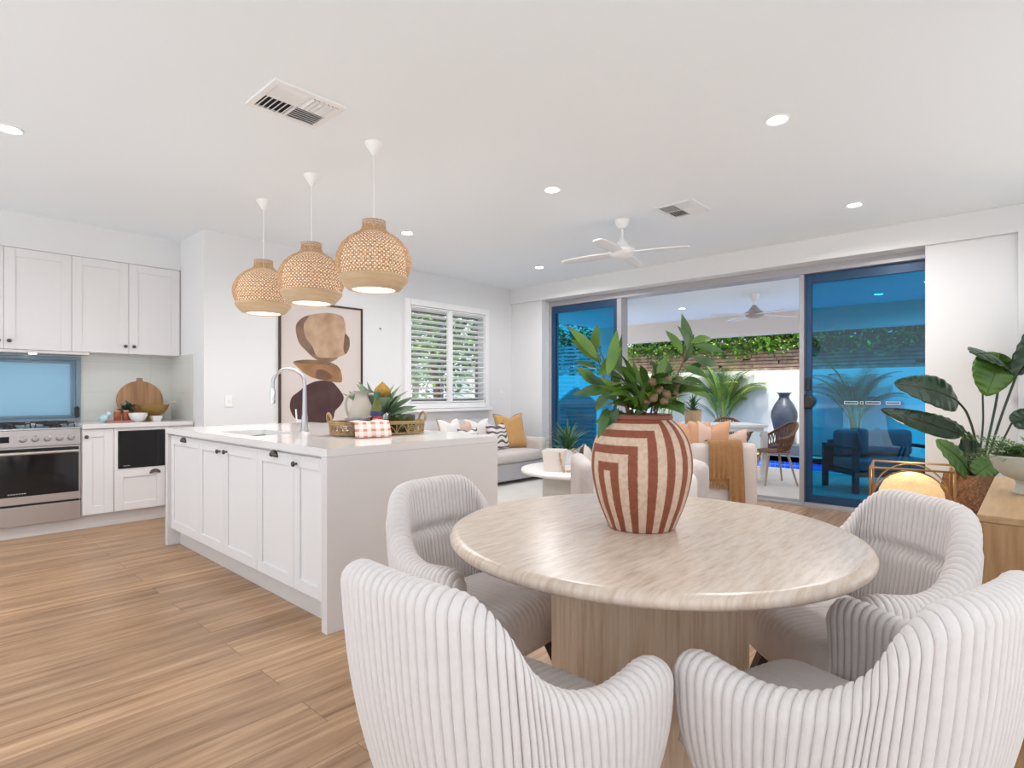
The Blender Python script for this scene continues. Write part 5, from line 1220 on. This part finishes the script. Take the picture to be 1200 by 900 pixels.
# outdoor dining table + chairs
t = thing('outdoor_table', (8.0, 3.45, -.02), 'white outdoor dining table on the patio', 'table', math.radians(-48))
WT = mat('white_powdercoat', (.80, .79, .78), .4)
MB().box(-.85, .65, -.40, .40, .735, .77).build('tabletop', WT, t, bevel=.004)
MB().box(-.80, .60, -.36, .36, .68, .734).build('apron', WT, t)
for a in (-.81, .61):
    for b in (-.36, .36): MB().box(a-.035, a+.035, b-.035, b+.035, 0, .68).build('leg', WT, t)
t = thing('terracotta_planter', (7.80, 3.63, .75), 'ribbed pinkish pot on the outdoor table', 'pot')
m = MB(); vs = []; n = 64
for z, r in ((0, .10), (.01, .11), (.19, .12), (.195, .115), (.17, .11)):
    for k in range(n): rr_ = r*(1+.02*math.cos(k*PI*2/n*16)); a = 2*PI*k/n; vs.append((rr_*math.cos(a), rr_*math.sin(a), z))
m.add(vs, [(i*n+k, i*n+(k+1) % n, (i+1)*n+(k+1) % n, (i+1)*n+k) for i in range(4) for k in range(n)]+[tuple(range(n)), tuple(4*n+k for k in range(n))]); m.build('pot', mat('pinkish_clay', (.48, .33, .17), .7), t)
t = thing('agave_plant', (7.80, 3.63, .93), 'small spiky agave in the pinkish pot on the outdoor table', 'plant')
lf = MB(); rr = random.Random(31)
for i in range(46):
    an = rr.uniform(0, 2*PI); el = rr.uniform(-.1, 1.3); L_ = rr.uniform(.16, .30); d = Vector((math.cos(an)*math.cos(el), math.sin(an)*math.cos(el), math.sin(el)))*L_; lf.leaf((0, 0, -.02), d, .014, sag=.15, n=6)
lf.build('leaves', mat('agave_green', (.10, .20, .08), .5, noise_s=8, noise_a=.5), t)
def make_shell_chair():
    t = thing('rope_chair', (0, 0, 0), '', 'chair')
    # open woven shell: rim curve with ropes down to the seat
    def rim(u):   # u 0..1 from left front round the back to right front
        a = PI*(1.0+.16)*(u-.5); return Vector((.29*math.sin(a), -.27*math.cos(a)+.03, .62+.20*max(0, math.cos(a))**1.4))
    def seat(u):
        a = PI*(1.0+.16)*(u-.5); return Vector((.20*math.sin(a), -.18*math.cos(a)+.04, .44))
    f = MB(); f.tube([rim(k/36) for k in range(37)], .019, 10); f.build('rim', WICKER, t)
    f = MB(); n = 26
    for k in range(n):
        u = k/(n-1)
        for du in (-.06, .06):
            u2 = min(1, max(0, u+du)); f.tube([rim(u), rim(u).lerp(seat(u2), .5)*1.0+Vector((0, 0, -.02)), seat(u2)], .007, 5)
    f.build('rope_back', WICKER, t)
    MB().lathe([(.001, .425), (.20, .425), (.215, .44), (.20, .455), (.001, .46)], 40, (0, .04, 0), cap=False).build('seat', WICKER, t)
    for a in (-1, 1):
        for b in (-1, 1): MB().tube([(a*.12, .04+b*.12, .43), (a*.22, .04+b*.21, 0)], [.018, .011], 10).build('leg', mat('ash_leg', (.42, .30, .19), .5) if 'ash_leg' not in bpy.data.materials else bpy.data.materials['ash_leg'], t)
    return t
c0 = make_shell_chair(); c0.location = (8.02, 2.55, -.02); c0.rotation_euler = (0, 0, math.radians(42)); c0['label'] = 'brown woven rope chair in front of the pool, right of the outdoor table'
c0['group'] = 'rope chairs at the outdoor table'
c1 = dup(c0, (8.75, 3.45, -.02), math.radians(135), 'brown rope chair on the far side of the outdoor table, seen above the cushions')
c2 = dup(c0, (8.2, 4.3, -.02), math.radians(190), 'brown rope chair at the left end of the outdoor table, beside the vase')
# urn
t = thing('stone_plinth', (11.60, 3.50, 0.012), 'dark grey stone plinth with an open tray under the tall urn', 'plinth')
MB().box(-.22, .22, -.30, .30, 0, .20).build('block', mat('dark_plinth', (.09, .10, .12), .6, noise_s=8, noise_a=.3), t, bevel=.01)
t = thing('tall_urn', (11.55, 3.54, .212), 'tall dark grey glazed urn by the pool wall', 'urn')
MB().lathe([(.001, 0), (.12, 0), (.13, .02), (.15, .15), (.20, .35), (.235, .52), (.23, .62), (.17, .76), (.105, .85), (.085, .90), (.10, .95), (.135, .98), (.13, .985), (.10, .96), (.001, .95)], 56, cap=False).build('body', URN, t)
# palms
def palm(loc, label, h, n, seed, mats, L0=.8, xm=.22, stems=6, spread=.62):
    t = thing('garden_palm', loc, label, 'palm'); rr = random.Random(seed)
    cane = MB()
    for k in range(stems):
        a = rr.uniform(0, 6.28); q = Vector((math.cos(a), math.sin(a), 0)); cane.tube([q*.04, q*.10+Vector((0, 0, h*.45)), q*.16+Vector((0, 0, h*.7))], [.022, .016, .01], 8)
    cane.build('canes', mat('cane_green', (.30, .36, .12), .5), t)
    m = MB()
    for k in range(n):
        a = 2*PI*k/n+rr.uniform(-.3, .3); el = rr.uniform(.75, 1.5); Lf = L0*rr.uniform(.75, 1.15); q = Vector((math.cos(a), math.sin(a), 0)); b0 = q*.08+Vector((0, 0, h*rr.uniform(.35, .72)))
        p = []; 
        for j in range(13):
            u = j/12; e = el-1.7*u*u*spread; 
            p.append(b0 if j == 0 else p[-1]+(q*math.cos(e)+Vector((0, 0, math.sin(e))))*Lf/12)
        m.tube(p, [.007-.005*j/12 for j in range(13)], 5, mi=0)
        mi = rr.randrange(len(mats))
        for j in range(2, 13):
            for s2 in (0, .5):
                if j+s2 > 12: continue
                c = p[j] if not s2 else p[j].lerp(p[min(12, j+1)], .5); tn = (p[j]-p[j-1]).normalized(); sd = tn.cross(Vector((0, 0, 1))).normalized(); ll = .26*math.sin(PI*min(1, .15+.8*j/12))
                for sg in (-1, 1): m.leaf(c, c+(sd*sg*.8+tn*.75-Vector((0, 0, .25)))*ll, .011, n=3, sag=.08, mi=mi, up=(0, 0, 1))
    m.v = [(min(x, xm-.06*random.random()) if x > xm else x, y, z) for x, y, z in m.v]
    m.build('fronds', mats, t, smooth=False); return t
palm((11.66, 4.78, .012), 'green palm between the cushions and the urn by the white pool wall', 1.45, 34, 3, [PALM, PALM, PALMY], 1.15)
palm((11.66, 6.05, .012), 'pale palm partly hidden behind the vase branches, left of the other palm', 1.6, 20, 6, [PALMY, PALM], 1.1)
t = thing('white_garden_pot', (11.63, 2.37, .012), 'round white garden pot behind the blue right door', 'pot')
MB().lathe([(.001, 0), (.15, 0), (.22, .12), (.25, .30), (.245, .38), (.23, .38), (.22, .33), (.001, .32)], 48, cap=False).build('pot', WHITEC, t)
palm((11.63, 2.37, .35), 'potted palm seen through the blue right glass door', 1.0, 22, 9, [PALM, TREEL], .95)
# outdoor lounge chair behind the right door
t = thing('outdoor_lounge_chair', (8.42, 1.42, -.02), 'dark framed outdoor sofa with grey cushions behind the blue right door', 'sofa', math.radians(-47.4))
FR = mat('charcoal_frame', (.03, .035, .045), .5); GC = mat('slate_cushion', (.16, .18, .22), .9)
for a in (-.53, .53):
    f = MB(); f.box(a-.03, a+.03, -.36, -.30, 0, .56); f.box(a-.03, a+.03, .30, .36, 0, .56); f.box(a-.03, a+.03, -.36, .36, .52, .56); f.build('side_frame', FR, t, bevel=.004)
MB().box(-.50, .50, -.34, .34, .20, .26).build('seat_frame', FR, t); MB().box(-.50, .50, .30, .34, .26, .60).build('back_frame', FR, t)
soft('seat_cushion', GC, t, -.49, .49, -.33, .25, .265, .40, r=.04)
for a in (-.25, .25): soft('back_cushion', GC, t, a-.23, a+.23, .10, .28, .41, .74, r=.06)
pillow((8.36, 1.50, .42), .38, .34, .12, math.radians(-30), math.radians(-12), GC, 'slate scatter cushion on the outdoor sofa behind blue glass')
# thin steel table/bench light on the far wall
